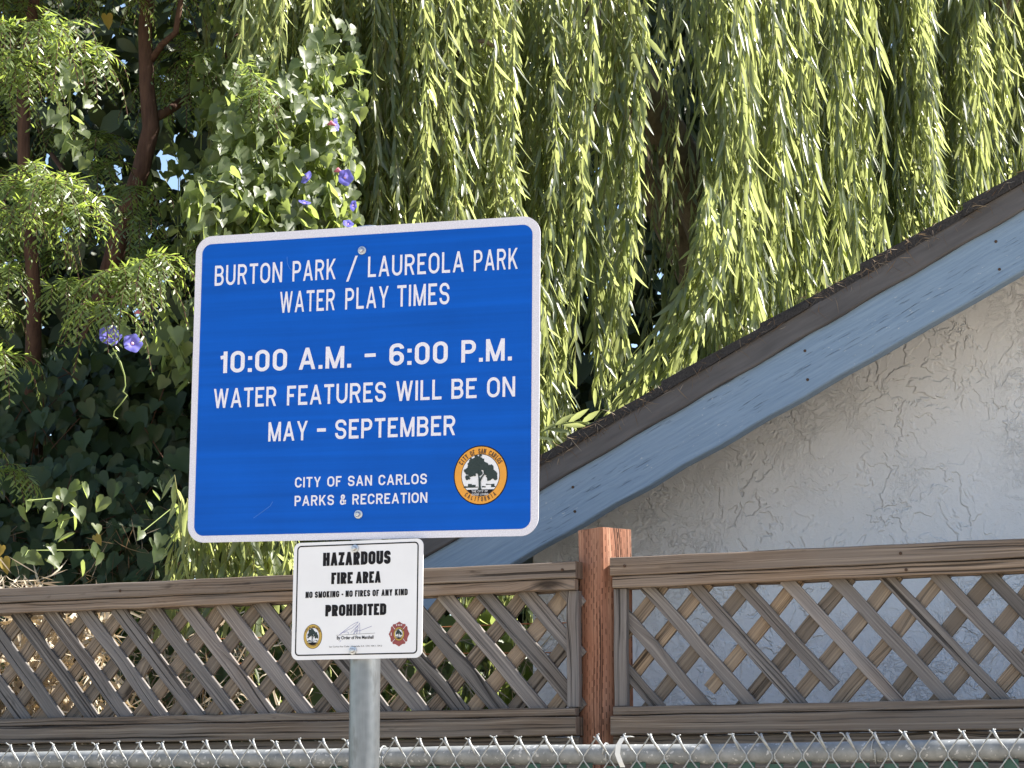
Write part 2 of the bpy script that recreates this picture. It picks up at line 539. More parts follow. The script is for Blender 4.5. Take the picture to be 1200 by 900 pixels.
# roof deck and shingles
mb = MB()
for sg in (1, -1):
    def q(s, off, dz):
        ss = s if sg > 0 else 2 * SPK - s
        return hp(ss, off, rake(s) + dz)
    ends = [q(EV, .60, -.060), q(SPK, .60, -.060), q(SPK, BACK + .3, -.060), q(EV, BACK + .3, -.060)]
    ends += [q(EV, .60, -.032), q(SPK, .60, -.032), q(SPK, BACK + .3, -.032), q(EV, BACK + .3, -.032)]
    mb.add(ends, [(0, 1, 2, 3), (7, 6, 5, 4), (0, 4, 5, 1), (1, 5, 6, 2), (2, 6, 7, 3), (3, 7, 4, 0)])
mb.build('roof_deck', M['soffit'], house)
mb = MB()
course = .26
for sg in (1, -1):
    k = 0
    s = EV - .03
    while s < SPK:
        s2 = min(s + course * 1.5, SPK)
        lift0, lift1 = .006 + .012 + random.uniform(0, .007), .003
        front = .575 + random.uniform(-.006, .008)
        def q(s, off, dz):
            ss = s if sg > 0 else 2 * SPK - s
            return hp(ss, off, rake(s) + dz - .018)
        nseg = 6
        top, bot = [], []
        v = []
        for i in range(nseg + 1):
            si = s + (s2 - s) * i / nseg
            lf = lift0 + (lift1 - lift0) * i / nseg + random.uniform(-.0012, .0012)
            fo = front + random.uniform(-.003, .003)
            v += [q(si, fo, -.013), q(si, fo, lf), q(si, BACK + .3, -.013), q(si, BACK + .3, lf)]
        f = []
        for i in range(nseg):
            a, b = i * 4, i * 4 + 4
            f += [(a, b, b + 1, a + 1), (a + 1, b + 1, b + 3, a + 3), (a + 2, a + 3, b + 3, b + 2)]
        f += [(0, 1, 3, 2)]
        mb.add(v, f)
        s += course
mb.build('roof_shingles', M['shingle'], house)

# ------------------------------------------------------------------ wooden lattice fence
fence = empty('lattice_fence', fp(0, 0, 0))
setp(fence, 'weathered wooden fence with diagonal lattice top and reddish square post', 'fence')
def fl(s, off, z):
    return fp(s, off, z) - fence.location
def bd(name, s0, s1, off, z0, z1, th, mat='wood', tint=None, jit=.0006):
    m = MB()
    zc = (z0 + z1) / 2
    board(m, fl(s0, off, zc), fl(s1, off, zc), UP, z1 - z0, th, tint, jit)
    return m.build(name, M[mat], fence)
for (s0, s1, sh) in ((-2.42, -.043, 0), (.040, 2.42, .004)):
    bd('cap_rail', s0, s1, .030, 2.1695, 2.206 + sh, .089, 'wood', .45)
    bd('upper_trim', s0 + .004, s1 - .004, .0005, 2.1425, 2.1675, .022, 'wood', .8)
    bd('upper_trim', s0 + .004, s1 - .004, .048, 2.1425, 2.1675, .022, 'wood', .5)
    bd('lower_trim', s0 + .004, s1 - .004, -.0005, 1.8625, 1.881, .022, 'wood', .35)
    bd('lower_trim', s0 + .004, s1 - .004, .048, 1.8625, 1.881, .022, 'wood', .35)
    bd('lower_rail', s0, s1, .026, 1.819, 1.8605, .089, 'wood', .4)
    bd('skirt_board', s0, s1, .010, 1.70, 1.8165, .024, 'wood', .12)
    m = MB()
    s = s0 + .01
    while s < s1 - .05:
        board(m, fl(s + .07, .040, .05), fl(s + .07, .040, 1.80), FT, .138, .018, None, .001)
        s += .143
    m.build('fence_boards', M['wood'], fence)

def lattice(s0, s1, front_phase, back_phase, wf, wb, pitch, bad=()):
    zt, zb = 2.150, 1.872
    for layer, (off, ph, sg, nm, mt) in enumerate(((.0235, front_phase, 1, 'lattice_front', 'lath'), (.0325, back_phase, -1, 'lattice_back', 'lathback'))):
        m = MB()
        slope = .90          # horizontal run per unit of drop
        k = 0
        s = ph
        while s < s1 + .3:
            a0, b0 = s, s + sg * slope * (zt - zb)       # top and bottom s
            ta, tb = 0.0, 1.0
            # clip to the panel ends
            def clip(v0, v1):
                lo, hi = 0.0, 1.0
                d = v1 - v0
                for lim, side in ((s0, 1), (s1, -1)):
                    tt = (lim - v0) / d
                    if (d > 0) == (side > 0):
                        lo = max(lo, tt)
                    else:
                        hi = min(hi, tt)
                return lo, hi
            lo, hi = clip(a0, b0)
            if hi - lo > .05:
                jz = random.uniform(-.004, .004)
                pa = fl(a0 + (b0 - a0) * lo, off, zt + (zb - zt) * lo)
                hi2 = hi
                if (layer, k) in bad: hi2 = hi - .16
                pb = fl(a0 + (b0 - a0) * hi2, off, zt + (zb - zt) * hi2)
                board(m, pa, pb, UP, (wf, wb)[layer] + random.uniform(-.002, .001), .0085, random.uniform(.02, .98), .0005, random.uniform(-.002, .002), 8, .001)
            s += pitch + random.uniform(-.005, .005)
            k += 1
        m.build(nm, M[mt], fence)
lattice(-2.42, -.045, -2.70, -2.37, .037, .036, .1003)
lattice(.045, 2.42, -.106, .150, .0295, .032, .1076, bad=((0, 4), (1, 3)))
# stiles beside the post
for s, tn in ((.056, .4), (-.058, .5)):
    m = MB()
    board(m, fl(s, .012, 1.883), fl(s, .012, 2.141), FT, .030, .020, tn, .0008)
    m.build('stile', M['lath'], fence)
# the reddish post, turned on its axis
pa_ = R(54)
nl = Vector((-math.sin(pa_), -math.cos(pa_), 0))       # normal of its left face
nr = Vector((math.cos(pa_), -math.sin(pa_), 0))        # normal of its right face
near = Vector(at(705, 616, 5.135)); near.z = 0
pc = near - (nl + nr) * .0445
m = MB()
b0 = Vector((pc.x, pc.y, 0)) - fence.location
board(m, b0, b0 + UP * 2.281, nl, .089, .089, .5, .0008, 0, 40, .004)
m.build('post', M['redwood'], fence)
for s in (-2.47, 2.47):
    m = MB()
    board(m, fl(s, .03, 0), fl(s, .03, 2.281), FT, .089, .089, .5, .0008, 0, 40, .004)
    m.build('post', M['redwood'], fence)

# ------------------------------------------------------------------ chain link fence with green slats
CO = -.35
chain = empty('chain_link_fence', fp(0, CO, 0))
setp(chain, 'galvanised chain link fence with steel top rail and green privacy slats', 'fence')
def cl(s, off, z):
    return fp(s, CO + off, z) - chain.location
m = MB()
tube(m, [cl(-3.2 + i * .2, 0, 1.7675 + .0015 * math.sin(i * 1.3)) for i in range(33)], .0205, 20)
m.build('top_rail', M['rail'], chain, True)
for s in (-2.9, 2.9):
    m = MB()
    tube(m, [cl(s, .045, 0), cl(s, .045, 1.80)], .024, 16)
    m.build('post', M['rail'], chain, True)
m = MB()
CW, CH = .0578, .0430
ZT = 1.803
j = 0
s = -3.0
while s < 3.0:
    pts = []
    stepn = int((ZT - .05) / CH)
    jit_s = random.uniform(-.0025, .0025); jz = random.uniform(-.003, .003)
    up_right = (j % 2 == 0)
    for k in range(stepn + 1):
        right = (k % 2 == 0) == up_right
        x = s + (CW / 2 + .0012 if right else -.0012) + (jit_s if k < 2 else 0)
        o = -.0245 + (.0022 if right else -.0022)
        pts.append(cl(x, o, ZT - k * CH + (jz if k == 0 else 0)))
    # rounded bends
    sm_ = []
    for k, p in enumerate(pts):
        if 0 < k < len(pts) - 1:
            sm_.append(p + (pts[k - 1] - p) * .09); sm_.append(p + (pts[k + 1] - p) * .09)
        else:
            sm_.append(p)
    # knuckle at the top: the wire end is bent over the crossing one
    dirx = FT * (1 if up_right else -1)
    e = sm_[0]
    tip = [e + dirx * random.uniform(.003, .007) + UP * random.uniform(.0005, .0050) - FN * .003, e + dirx * .0015 + UP * .0005 - FN * .001]
    tube(m, tip + sm_, .0015, 5, random.random())
    if up_right:     # doubled wire end running down over the rail
        tube(m, [e + UP * .003 + FT * .001 - FN * .003, e + FT * .006 - UP * .009 - FN * .005, e + FT * (.019 + random.uniform(-.003, .003)) - UP * .030 - FN * .004], [.0022, .0029, .0016], 6, .9)
    s += CW / 2
    j += 1
m.build('wire_mesh', M['wire'], chain, True)
m = MB()
s = -3.0
while s < 3.0:
    h = 1.748 + random.uniform(-.004, .003)
    a, b = s - .012, s + .016
    v = [cl(a, -.016, .06), cl(b, -.016, .06), cl(b, -.016, h), cl(a, -.016, h)]
    v2 = [p + FN * .002 for p in v]
    m.add(v + v2, [(0, 1, 2, 3), (7, 6, 5, 4), (3, 2, 6, 7), (0, 3, 7, 4), (1, 5, 6, 2)])
    s += CW
sl_o = m.build('privacy_slats', M['slat'], chain)
# wire ties round the rail
for s in (-1.06, .16, .72, -.35):
    m = MB()
    tube(m, [cl(s + .004 * math.cos(a) * .5 + a * .0012, -.0235 * math.cos(a), 1.7675 + .0235 * math.sin(a)) for a in [i * .45 for i in range(15)]], .0016, 5)
    m.build('tie_wire', M['wire'], chain, True)
# white plastic tie
m = MB()
c0 = fp(.20, CO, 1.7675)
pth = [(.028, -.0275, .034), (.020, -.028, .036), (.008, -.029, .031), (.000, -.0305, .018), (-.002, -.031, .000), (.004, -.0305, -.016), (.008, -.0275, -.026)]
def ribbon(mb, P, wv, th=.001):
    v = []
    for p in P:
        p = Vector(p)
        v += [p - wv, p + wv, p - wv + Vector((0, .001, .0004)), p + wv + Vector((0, .001, .0004))]
    f = []
    for i in range(len(P) - 1):
        a, b = 4 * i, 4 * i + 4
        f += [(a, b, b + 1, a + 1), (a + 2, a + 3, b + 3, b + 2), (a, a + 2, b + 2, b), (a + 1, b + 1, b + 3, a + 3)]
    f += [(0, 1, 3, 2), (len(v) - 4, len(v) - 2, len(v) - 1, len(v) - 3)]
    mb.add(v, f)
ribbon(m, [FT * a + FN * b + UP * c for a, b, c in pth], FT * .0055)
o = m.build('plastic_tie', M['tie'])
o.location = c0
setp(o, 'white plastic strip tied round the chain link rail', 'tie')

# ------------------------------------------------------------------ stroke lettering
def rounded(path, closed, seg=7):
    """path of (x,y,r) -> polyline with rounded corners"""
    P = [(Vector((p[0], p[1])), p[2] if len(p) > 2 else 0) for p in path]
    out = []
    n = len(P)
    for i, (p, r) in enumerate(P):
        if r <= 0 or (not closed and i in (0, n - 1)):
            out.append(p); continue
        a, b = P[i - 1][0], P[(i + 1) % n][0]
        da, db = (a - p), (b - p)
        r1 = min(r, da.length * .5 if P[i - 1][1] > 0 else da.length)
        r1 = min(r1, db.length * .5 if P[(i + 1) % n][1] > 0 else db.length)
        p0, p1 = p + da.normalized() * r1, p + db.normalized() * r1
        # circular look: rational quadratic arc
        for k in range(seg + 1):
            q = k / seg
            w = .7071
            den = (1 - q) ** 2 + 2 * w * q * (1 - q) + q * q
            out.append((p0 * (1 - q) ** 2 + p * (2 * w * q * (1 - q)) + p1 * q * q) / den)
    res = []
    for p in out:
        if not res or (p - res[-1]).length > 1e-5: res.append(p)
    if closed and (res[0] - res[-1]).length < 1e-5: res.pop()
    return res


def stroke_poly(pl, closed, t):
    """offset both sides of a polyline -> list of quads"""
    n = len(pl)
    L, Rr = [], []
    for i, p in enumerate(pl):
        if closed:
            d0 = (p - pl[i - 1]).normalized(); d1 = (pl[(i + 1) % n] - p).normalized()
        else:
            d0 = (p - pl[max(i - 1, 0)]); d1 = (pl[min(i + 1, n - 1)] - p)
            if d0.length < 1e-9: d0 = d1
            if d1.length < 1e-9: d1 = d0
            d0, d1 = d0.normalized(), d1.normalized()
        tg = (d0 + d1)
        tg = tg.normalized() if tg.length > 1e-6 else d1
        nn = Vector((-tg.y, tg.x))
        c = max(.35, nn.dot(Vector((-d1.y, d1.x))))
        L.append(p + nn * (t / 2 / c)); Rr.append(p - nn * (t / 2 / c))
    q = []
    for i in range(n if closed else n - 1):
        k = (i + 1) % n
        q.append((L[i], Rr[i], Rr[k], L[k]))
    return q

r5 = 'R'
GLY = {
 'A': (.74, [('d', 0, 0, .5, 1), ('d', 1, 0, .5, 1), ('p', [(.2, .27), (.8, .27)])]),
 'B': (.66, [('p', [(0, 0), (0, 1)]), ('p', [(0, 1), (.96, 1, 'q'), (.96, .53, 'q'), (0, .53)]), ('p', [(0, .53), (1, .53, 'q'), (1, 0, 'q'), (0, 0)])]),
 'C': (.68, [('p', [(1, .70), (1, 1, 'h'), (0, 1, 'h'), (0, 0, 'h'), (1, 0, 'h'), (1, .30)])]),
 'D': (.68, [('p', [(0, 0), (0, 1)]), ('p', [(0, 1), (1, 1, 'h'), (1, 0, 'h'), (0, 0)])]),
 'E': (.58, [('p', [(1, 1), (0, 1), (0, 0), (1, 0)]), ('p', [(0, .52), (.9, .52)])]),
 'F': (.56, [('p', [(1, 1), (0, 1), (0, -.0)], 'down'), ('p', [(0, .50), (.88, .50)])]),
 'G': (.71, [('p', [(1, .72), (1, 1, 'h'), (0, 1, 'h'), (0, 0, 'h'), (1, 0, 'h'), (1, .46), (.55, .46)])]),
 'H': (.68, [('p', [(0, 0), (0, 1)], 'v'), ('p', [(1, 0), (1, 1)], 'v'), ('p', [(0, .52), (1, .52)])]),
 'I': (.0, [('p', [(.5, 0), (.5, 1)], 'v')]),
 'K': (.70, [('p', [(0, 0), (0, 1)], 'v'), ('d', .04, .34, .93, 1), ('d', .38, .56, .97, 0)]),
 'L': (.55, [('p', [(0, 1), (0, 0), (1, 0)], 'up')]),
 'M': (.82, [('p', [(0, 0), (0, 1)], 'v'), ('p', [(1, 0), (1, 1)], 'v'), ('d', .0, 1, .5, .0), ('d', 1, 1, .5, .0)]),
 'N': (.70, [('p', [(0, 0), (0, 1)], 'v'), ('p', [(1, 0), (1, 1)], 'v'), ('d', .0, 1, 1, 0)]),
 'O': (.72, [('c', [(1, 1, 'h'), (0, 1, 'h'), (0, 0, 'h'), (1, 0, 'h')])]),
 'P': (.64, [('p', [(0, 0), (0, 1)], 'v'), ('p', [(0, 1), (1, 1, 'q'), (1, .46, 'q'), (0, .46)])]),
 'R': (.68, [('p', [(0, 0), (0, 1)], 'v'), ('p', [(0, 1), (.96, 1, 'q'), (.96, .49, 'q'), (0, .49)]), ('d', .52, .50, .96, 0)]),
 'S': (.66, [('p', [(1, .73), (1, 1, 'q'), (0, 1, 'q'), (0, .525, 'q'), (1, .485, 'q'), (1, 0, 'q'), (0, 0, 'q'), (0, .28)])]),
 'T': (.62, [('p', [(0, 1), (1, 1)], 'w'), ('p', [(.5, 0), (.5, 1)], 'v')]),
 'U': (.69, [('p', [(0, 1), (0, 0, 'h'), (1, 0, 'h'), (1, 1)], 'up')]),
 'V': (.70, [('d', 0, 1, .5, 0), ('d', 1, 1, .5, 0)]),
 'W': (1.0, [('d', 0, 1, .25, 0), ('d', .5, 1, .25, 0), ('d', .5, 1, .75, 0), ('d', 1, 1, .75, 0)]),
 'Y': (.70, [('d', 0, 1, .5, .40), ('d', 1, 1, .5, .40), ('p', [(.5, 0), (.5, .45)], 'v')]),
 'Z': (.60, [('p', [(0, 1), (1, 1)], 'w'), ('p', [(0, 0), (1, 0)], 'w'), ('d', .0, 0, 1, 1)]),
 '0': (.60, [('c', [(1, 1, 'h'), (0, 1, 'h'), (0, 0, 'h'), (1, 0, 'h')])]),
 '1': (.37, [('p', [(1, 0), (1, 1)], 'v'), ('p', [(1, .80), (0, .76)])]),
 '6': (.60, [('c', [(1, .58, 'h'), (0, .58, 'h'), (0, 0, 'h'), (1, 0, 'h')]), ('p', [(0, .30), (0, 1, 'h'), (1, 1, 'h'), (1, .80)])]),
 '.': (.0, [('b', 0, 0)]),
 ':': (.0, [('b', 0, 0), ('b', 0, .56)]),
 '-': (.34, [('p', [(0, .40), (1, .40)], 'w')]),
 '/': (.42, [('d', 0, -.10, 1, 1.06)]),
 '&': (.66, [('p', [(1, 0), (.16, .70, 's'), (.16, 1, 's'), (.70, 1, 's'), (.70, .70, 's'), (0, .42, 's'), (0, 0, 's'), (.66, 0, 'q'), (1, .45)])]),
}


def text_quads(txt, t, gap, space, wide=1.0):
    """quads of a word in height-1 units, returns (list of stroke quad lists, width)"""
    x = 0
    out = []
    for ch in txt:
        if ch == ' ':
            x += space; continue
        w, st = GLY[ch]
        w = w * wide
        iw = max(0.0, w - t)             # centre line width
        ih = 1 - t
        def X(u): return x + t / 2 + u * iw
        def Yy(v): return t / 2 + v * ih
        rad = {'h': iw / 2, 'q': min(iw * .5, ih * .25), 's': min(iw * .35, ih * .2)}
        for sdef in st:
            if sdef[0] in 'pc':
                mode = sdef[2] if len(sdef) > 2 else ''
                P = []
                for q in sdef[1]:
                    P.append((X(q[0]), Yy(q[1]), rad[q[2]] if len(q) > 2 else 0))
                if mode in ('v',):
                    P[0] = (P[0][0], 0 if P[0][1] <= t / 2 + 1e-6 else P[0][1], 0); P[-1] = (P[-1][0], 1 if P[-1][1] >= 1 - t / 2 - 1e-6 else P[-1][1], 0)
                if mode == 'down': P[-1] = (P[-1][0], 0, 0)
                if mode == 'up':
                    P[0] = (P[0][0], 1, 0)
                    if ch == 'U': P[-1] = (P[-1][0], 1, 0)
                    if ch == 'L': P[-1] = (P[-1][0] + t / 2, P[-1][1], 0)
                if mode == 'w': P[0] = (P[0][0] - t / 2, P[0][1], 0); P[-1] = (P[-1][0] + t / 2, P[-1][1], 0)
                if ch == 'E' and mode == '' and len(P) == 4:
                    P[0] = (P[0][0] + t / 2, P[0][1], 0); P[-1] = (P[-1][0] + t / 2, P[-1][1], 0)
                if ch == 'F' and mode == 'down': P[0] = (P[0][0] + t / 2, P[0][1], 0)
                if ch in 'BDPR' and mode == '' and len(P) == 2:
                    P[0] = (P[0][0], 0, 0); P[1] = (P[1][0], 1, 0)
                cl_ = sdef[0] == 'c'
                out.append(stroke_poly(rounded(P, cl_), cl_, t))
            elif sdef[0] == 'd':
                _, x0, y0, x1, y1 = sdef
                a, b = Vector((X(x0), y0)), Vector((X(x1), y1))
                if a.y > b.y: a, b = b, a
                hw = min(t * .93 * (b - a).length / max(1e-3, abs(b.y - a.y)), t * 1.5) / 2
                h = Vector((hw, 0))
                out.append([(a - h, a + h, b + h, b - h)])
            elif sdef[0] == 'b':
                q = t * 1.05
                bx, by = x, sdef[2]
                out.append([(Vector((bx, by)), Vector((bx + q, by)), Vector((bx + q, by + q)), Vector((bx, by + q)))])
        x += max(w, t) + gap
    return out, x - gap


def put_text(mb, words, y0, y1, ydepth, t=.15, gap=.12, space=.32, wide=1.0, slope=0.0):
    """words: (text, x0, x1) in sign metres, facing -y"""
    H = y1 - y0
    n = 0
    for (txt, x0, x1) in words:
        strokes, w = text_quads(txt, t, gap, space, wide)
        kx = (x1 - x0) / w
        for st in strokes:
            n += 1
            yd = ydepth - .00003 * (n % 5)
            for qd in st:
                mb.add([(x0 + p.x * kx, yd, y0 + p.y * H) for p in qd], [(0, 1, 2, 3)])


def arc_text(mb, txt, cx, cz, rad, a0, a1, h, ydepth, t=.17, flip=False, cw=.62):
    vis = len(txt)
    for i, ch in enumerate(txt):
        if ch == ' ': continue
        a = a0 + (a1 - a0) * (i + .5) / vis
        st, w = text_quads(ch, t, .1, .3, .8)
        ca, sa = math.cos(a), math.sin(a)
        if flip:      # bottom text, upright
            ex, ez = (-sa, ca), (-ca, -sa)
        else:
            ex, ez = (sa, -ca), (ca, sa)
        for k, s_ in enumerate(st):
            for qd in s_:
                v = []
                for p in qd:
                    u, q = (p.x - w / 2) * h * cw / .62, (p.y - .5) * h
                    v.append((cx + ca * rad + ex[0] * u + ez[0] * q, ydepth - .00003 * k, cz + sa * rad + ex[1] * u + ez[1] * q))
                mb.add(v, [(0, 1, 2, 3)])


def rrect(w, h, r, cx=0, cz=0, seg=10):
    P = []
    for (sx, sz, a0) in ((1, 1, 0), (-1, 1, pi / 2), (-1, -1, pi), (1, -1, 1.5 * pi)):
        for k in range(seg + 1):
            a = a0 + pi / 2 * k / seg
            P.append((cx + sx * (w / 2 - r) + r * math.cos(a), cz + sz * (h / 2 - r) + r * math.sin(a)))
    return P


def sheet(mb, P, y):
    mb.add([(x, y, z) for x, z in P], [tuple(range(len(P)))])


def plate(mb, P, y0, y1):
    n = len(P)
    v = [(x, y0, z) for x, z in P] + [(x, y1, z) for x, z in P]
    f = [tuple(range(n)), tuple(range(2 * n - 1, n - 1, -1))]
    f += [(i, n + i, n + (i + 1) % n, (i + 1) % n) for i in range(n)]
    mb.add(v, f)


def ringband(mb, Po, Pi, y):
    n = len(Po)
    v = [(x, y, z) for x, z in Po] + [(x, y, z) for x, z in Pi]
    mb.add(v, [(i, (i + 1) % n, n + (i + 1) % n, n + i) for i in range(n)])


def disc(cx, cz, rx, rz=None, n=40, jit=0.0):
    rz = rz or rx
    return [(cx + rx * math.cos(2 * pi * k / n) * (1 + random.uniform(-jit, jit)), cz + rz * math.sin(2 * pi * k / n) * (1 + random.uniform(-jit, jit))) for k in range(n)]


def rotm(yaw, tilt, roll):
    return Matrix.Rotation(yaw, 3, 'Z') @ Matrix.Rotation(tilt, 3, 'X') @ Matrix.Rotation(roll, 3, 'Y')


def bolt(parent, x, z, y, r, washer=True):
    m = MB()
    def ring(rr, yy, n=16): return [(x + rr * math.cos(2 * pi * k / n), yy, z + rr * math.sin(2 * pi * k / n)) for k in range(n)]
    prof = [(r * 1.0, y), (r * 1.0, y - .0016), (r * .93, y - .0024), (r * .62, y - .0026), (r * .60, y - .0062), (r * .45, y - .0085), (r * .28, y - .0090), (r * .26, y - .0082), (.0002, y - .0082)]
    n = 16
    v, f = [], []
    for rr, yy in prof: v += ring(rr, yy)
    for i in range(len(prof) - 1):
        for k in range(n):
            f.append((i * n + k, i * n + (k + 1) % n, (i + 1) * n + (k + 1) % n, (i + 1) * n + k))
    m.add(v, f)
    return m.build('bolt', M['bolt'], parent)


def seal(parent, cx, cz, rx, rz, y, fine=True, mat_ring='orange', mat_txt='sealtext'):
    """round emblem: ring with words, tree over a dark band of ground"""
    def P(px, py):      # drawing units: centre 0, outer radius 1
        return (cx + px * rx, cz + py * rz)
    m = MB(); plate(m, disc(cx, cz, rx * 1.04, rz * 1.04, 56), y - .0003, y)
    root = m.build('emblem', M['black'], parent)
    m = MB(); sheet(m, disc(cx, cz, rx, rz, 56), y - .0005); m.build('emblem_ring', M[mat_ring], root)
    m = MB(); sheet(m, disc(cx, cz, rx * .745, rz * .745, 56), y - .0007); m.build('ring_line', M['sealtext'], root)
    m = MB(); sheet(m, disc(cx, cz, rx * .72, rz * .72, 56), y - .0009); m.build('emblem_field', M['sealwhite'], root)
    m = MB()
    a0, a1 = pi + math.asin(.50 / .72), 2 * pi - math.asin(.50 / .72)
    sheet(m, [(cx + rx * .72 * math.cos(a0 + (a1 - a0) * k / 20), cz + rz * .72 * math.sin(a0 + (a1 - a0) * k / 20)) for k in range(21)], y - .0011)
    m.build('emblem_ground', M['black'], root)
    m = MB()
    circles = [(350, 350, 62), (400, 320, 48), (440, 332, 44), (330, 390, 45), (290, 432, 38), (400, 400, 55), (480, 378, 46), (530, 420, 50), (560, 395, 30), (592, 470, 38), (545, 490, 42), (612, 512, 22), (280, 497, 26), (322, 462, 32), (430, 452, 30), (384, 276, 20), (428, 266, 12), (575, 440, 30), (505, 450, 30), (360, 450, 26)]
    for i, (ax, ay, ar) in enumerate(circles):
        q = disc((ax - 435) / 305, -(ay - 475) / 305, ar / 305, None, 18, .16)
        sheet(m, [P(*w) for w in q], y - .0012 - .00003 * i)
    for i in range(26 if fine else 0):
        ax, ay, ar = random.choice(circles)
        an = random.uniform(0, 6.28)
        q = disc((ax + ar * math.cos(an) - 435) / 305, -(ay + ar * math.sin(an) - 475) / 305, random.uniform(.02, .045), None, 9, .3)
        sheet(m, [P(*w) for w in q], y - .0019 - .00002 * i)
    tr = [(408, 632), (452, 632), (442, 600), (440, 545), (462, 500), (500, 455), (486, 448), (440, 500), (432, 515), (425, 480), (410, 420), (398, 424), (412, 490), (416, 545), (418, 600)]
    sheet(m, [P((ax - 435) / 305, -(ay - 475) / 305) for ax, ay in tr], y - .0026)
    m.build('emblem_tree', M['sealtree'], root)
    m = MB()
    for i, (xa, xb, ya, yb) in enumerate(((240, 290, 588, 606), (290, 335, 565, 606), (335, 380, 575, 606), (380, 405, 597, 606), (455, 500, 590, 606), (500, 560, 568, 580), (560, 600, 572, 606), (595, 612, 590, 606))):
        q = [((xa - 435) / 305, -(ya - 475) / 305), ((xb - 435) / 305, -(ya + random.uniform(-3, 6) - 475) / 305), ((xb - 435) / 305, -(yb - 475) / 305), ((xa - 435) / 305, -(yb - 475) / 305)]
        sheet(m, [P(*w) for w in q], y - .0012)
    m.build('emblem_hills', M['sealtree'], root)
    r_ = (rx + rz) / 2
    m = MB()
    arc_text(m, 'CITY OF SAN CARLOS', cx, cz, r_ * .862, R(152), R(28), r_ * .185, y - .0010, .20, cw=.50)
    arc_text(m, 'CALIFORNIA', cx, cz, r_ * .862, R(228), R(312), r_ * .16, y - .0010, .19, True, .48)
    m.build('lettering', M[mat_txt], root)
    if fine:
        m = MB()
        put_text(m, [('THE CITY OF', cx - .32 * rx, cx + .30 * rx)], cz - .60 * rz, cz - .53 * rz, y - .0029, .17, .2, .4)
        put_text(m, [('GOOD LIVING', cx - .32 * rx, cx + .32 * rx)], cz - .705 * rz, cz - .635 * rz, y - .0029, .17, .2, .4)
        m.build('lettering', M['sealwhite'], root)
    return root


# ------------------------------------------------------------------ blue park sign
SW, SH = .7379, .6296
sign = empty('park_sign', (-.2988, 4.5, 2.4938), rotm(-.3027, .0225, .0155))
setp(sign, 'large blue sign with white border listing park water play times', 'sign')
m = MB(); plate(m, rrect(SW, SH, .036), -.0010, .0010); m.build('sign_plate', M['signwhite'], sign)
m = MB(); sheet(m, rrect(.7075, .5990, .0205, -.0005, -.0017), -.0016); m.build('blue_field', M['signblue'], sign)
Y0 = -.0021
def line(name, words, z0, z1, **k):
    for w in words:
        mm = MB()
        put_text(mm, [w], z0, z1, Y0, **k)
        mm.build(name, M['letterwhite'], sign)
line('lettering', [('BURTON', -.3245, -.1757), ('PARK', -.153, -.059), ('LAUREOLA', .010, .2123), ('PARK', .233, .324)], .2100, .2520, t=.135, gap=.16, wide=.92)
m = MB(); m.add([(x, Y0, z) for x, z in ((-.0365, .2035), (-.0315, .2035), (-.0125, .2555), (-.0175, .2555))], [(0, 1, 2, 3)]); m.build('lettering', M['letterwhite'], sign)
line('lettering', [('WATER', -.1790, -.0595), ('PLAY', -.0375, .0547), ('TIMES', .0731, .1828)], .1466, .1900, t=.135, gap=.16, wide=.92)
line('lettering', [('10:00', -.3105, -.1604), ('A.M.', -.1347, -.0226), ('6:00', .0587, .1809), ('P.M.', .2092, .3127)], .0285, .0727, t=.165, gap=.14)
m = MB(); sheet(m, [(.0063, .0480), (.0298, .0480), (.0298, .0550), (.0063, .0550)], Y0); m.build('lettering', M['letterwhite'], sign)
line('lettering', [('WATER', -.3190, -.1815), ('FEATURES', -.1587, .0525), ('WILL', .0741, .1691), ('BE', .1895, .2416), ('ON', .2628, .3203)], -.0430, -.0033, t=.150, gap=.15)
line('lettering', [('MAY', -.1972, -.1124), ('SEPTEMBER', -.0534, .1989)], -.1146, -.0756, t=.155, gap=.15)
m = MB(); sheet(m, [(-.0923, -.0985), (-.0733, -.0985), (-.0733, -.0918), (-.0923, -.0918)], Y0); m.build('lettering', M['letterwhite'], sign)
line('lettering', [('CITY OF SAN CARLOS', -.1370, .1412)], -.2091, -.1886, t=.165, gap=.15, space=.5)
line('lettering', [('PARKS & RECREATION', -.1370, .1426)], -.2459, -.2254, t=.165, gap=.15, space=.45)
seal(sign, .2514, -.1950, .0530, .0560, -.0016)
bolt(sign, -.0035, .2654, -.0016, .0088)
bolt(sign, -.0007, -.2656, -.0016, .0088)
for pts in ([(-.166, .262), (-.165, .248), (-.160, .238), (-.152, .231)], [(-.176, .240), (-.1755, .232)], [(-.155, .228), (-.148, .222)], [(-.225, -.268), (-.205, -.255), (-.190, -.245), (-.184, -.236)], [(-.12, .17), (-.09, .166), (-.06, .167)]):
    m = MB()
    for q in stroke_poly([Vector(p) for p in pts], False, .0011):
        m.add([(p.x, -.00195, p.y) for p in q], [(0, 1, 2, 3)])
    m.build('scratch', M['scratch'], sign)

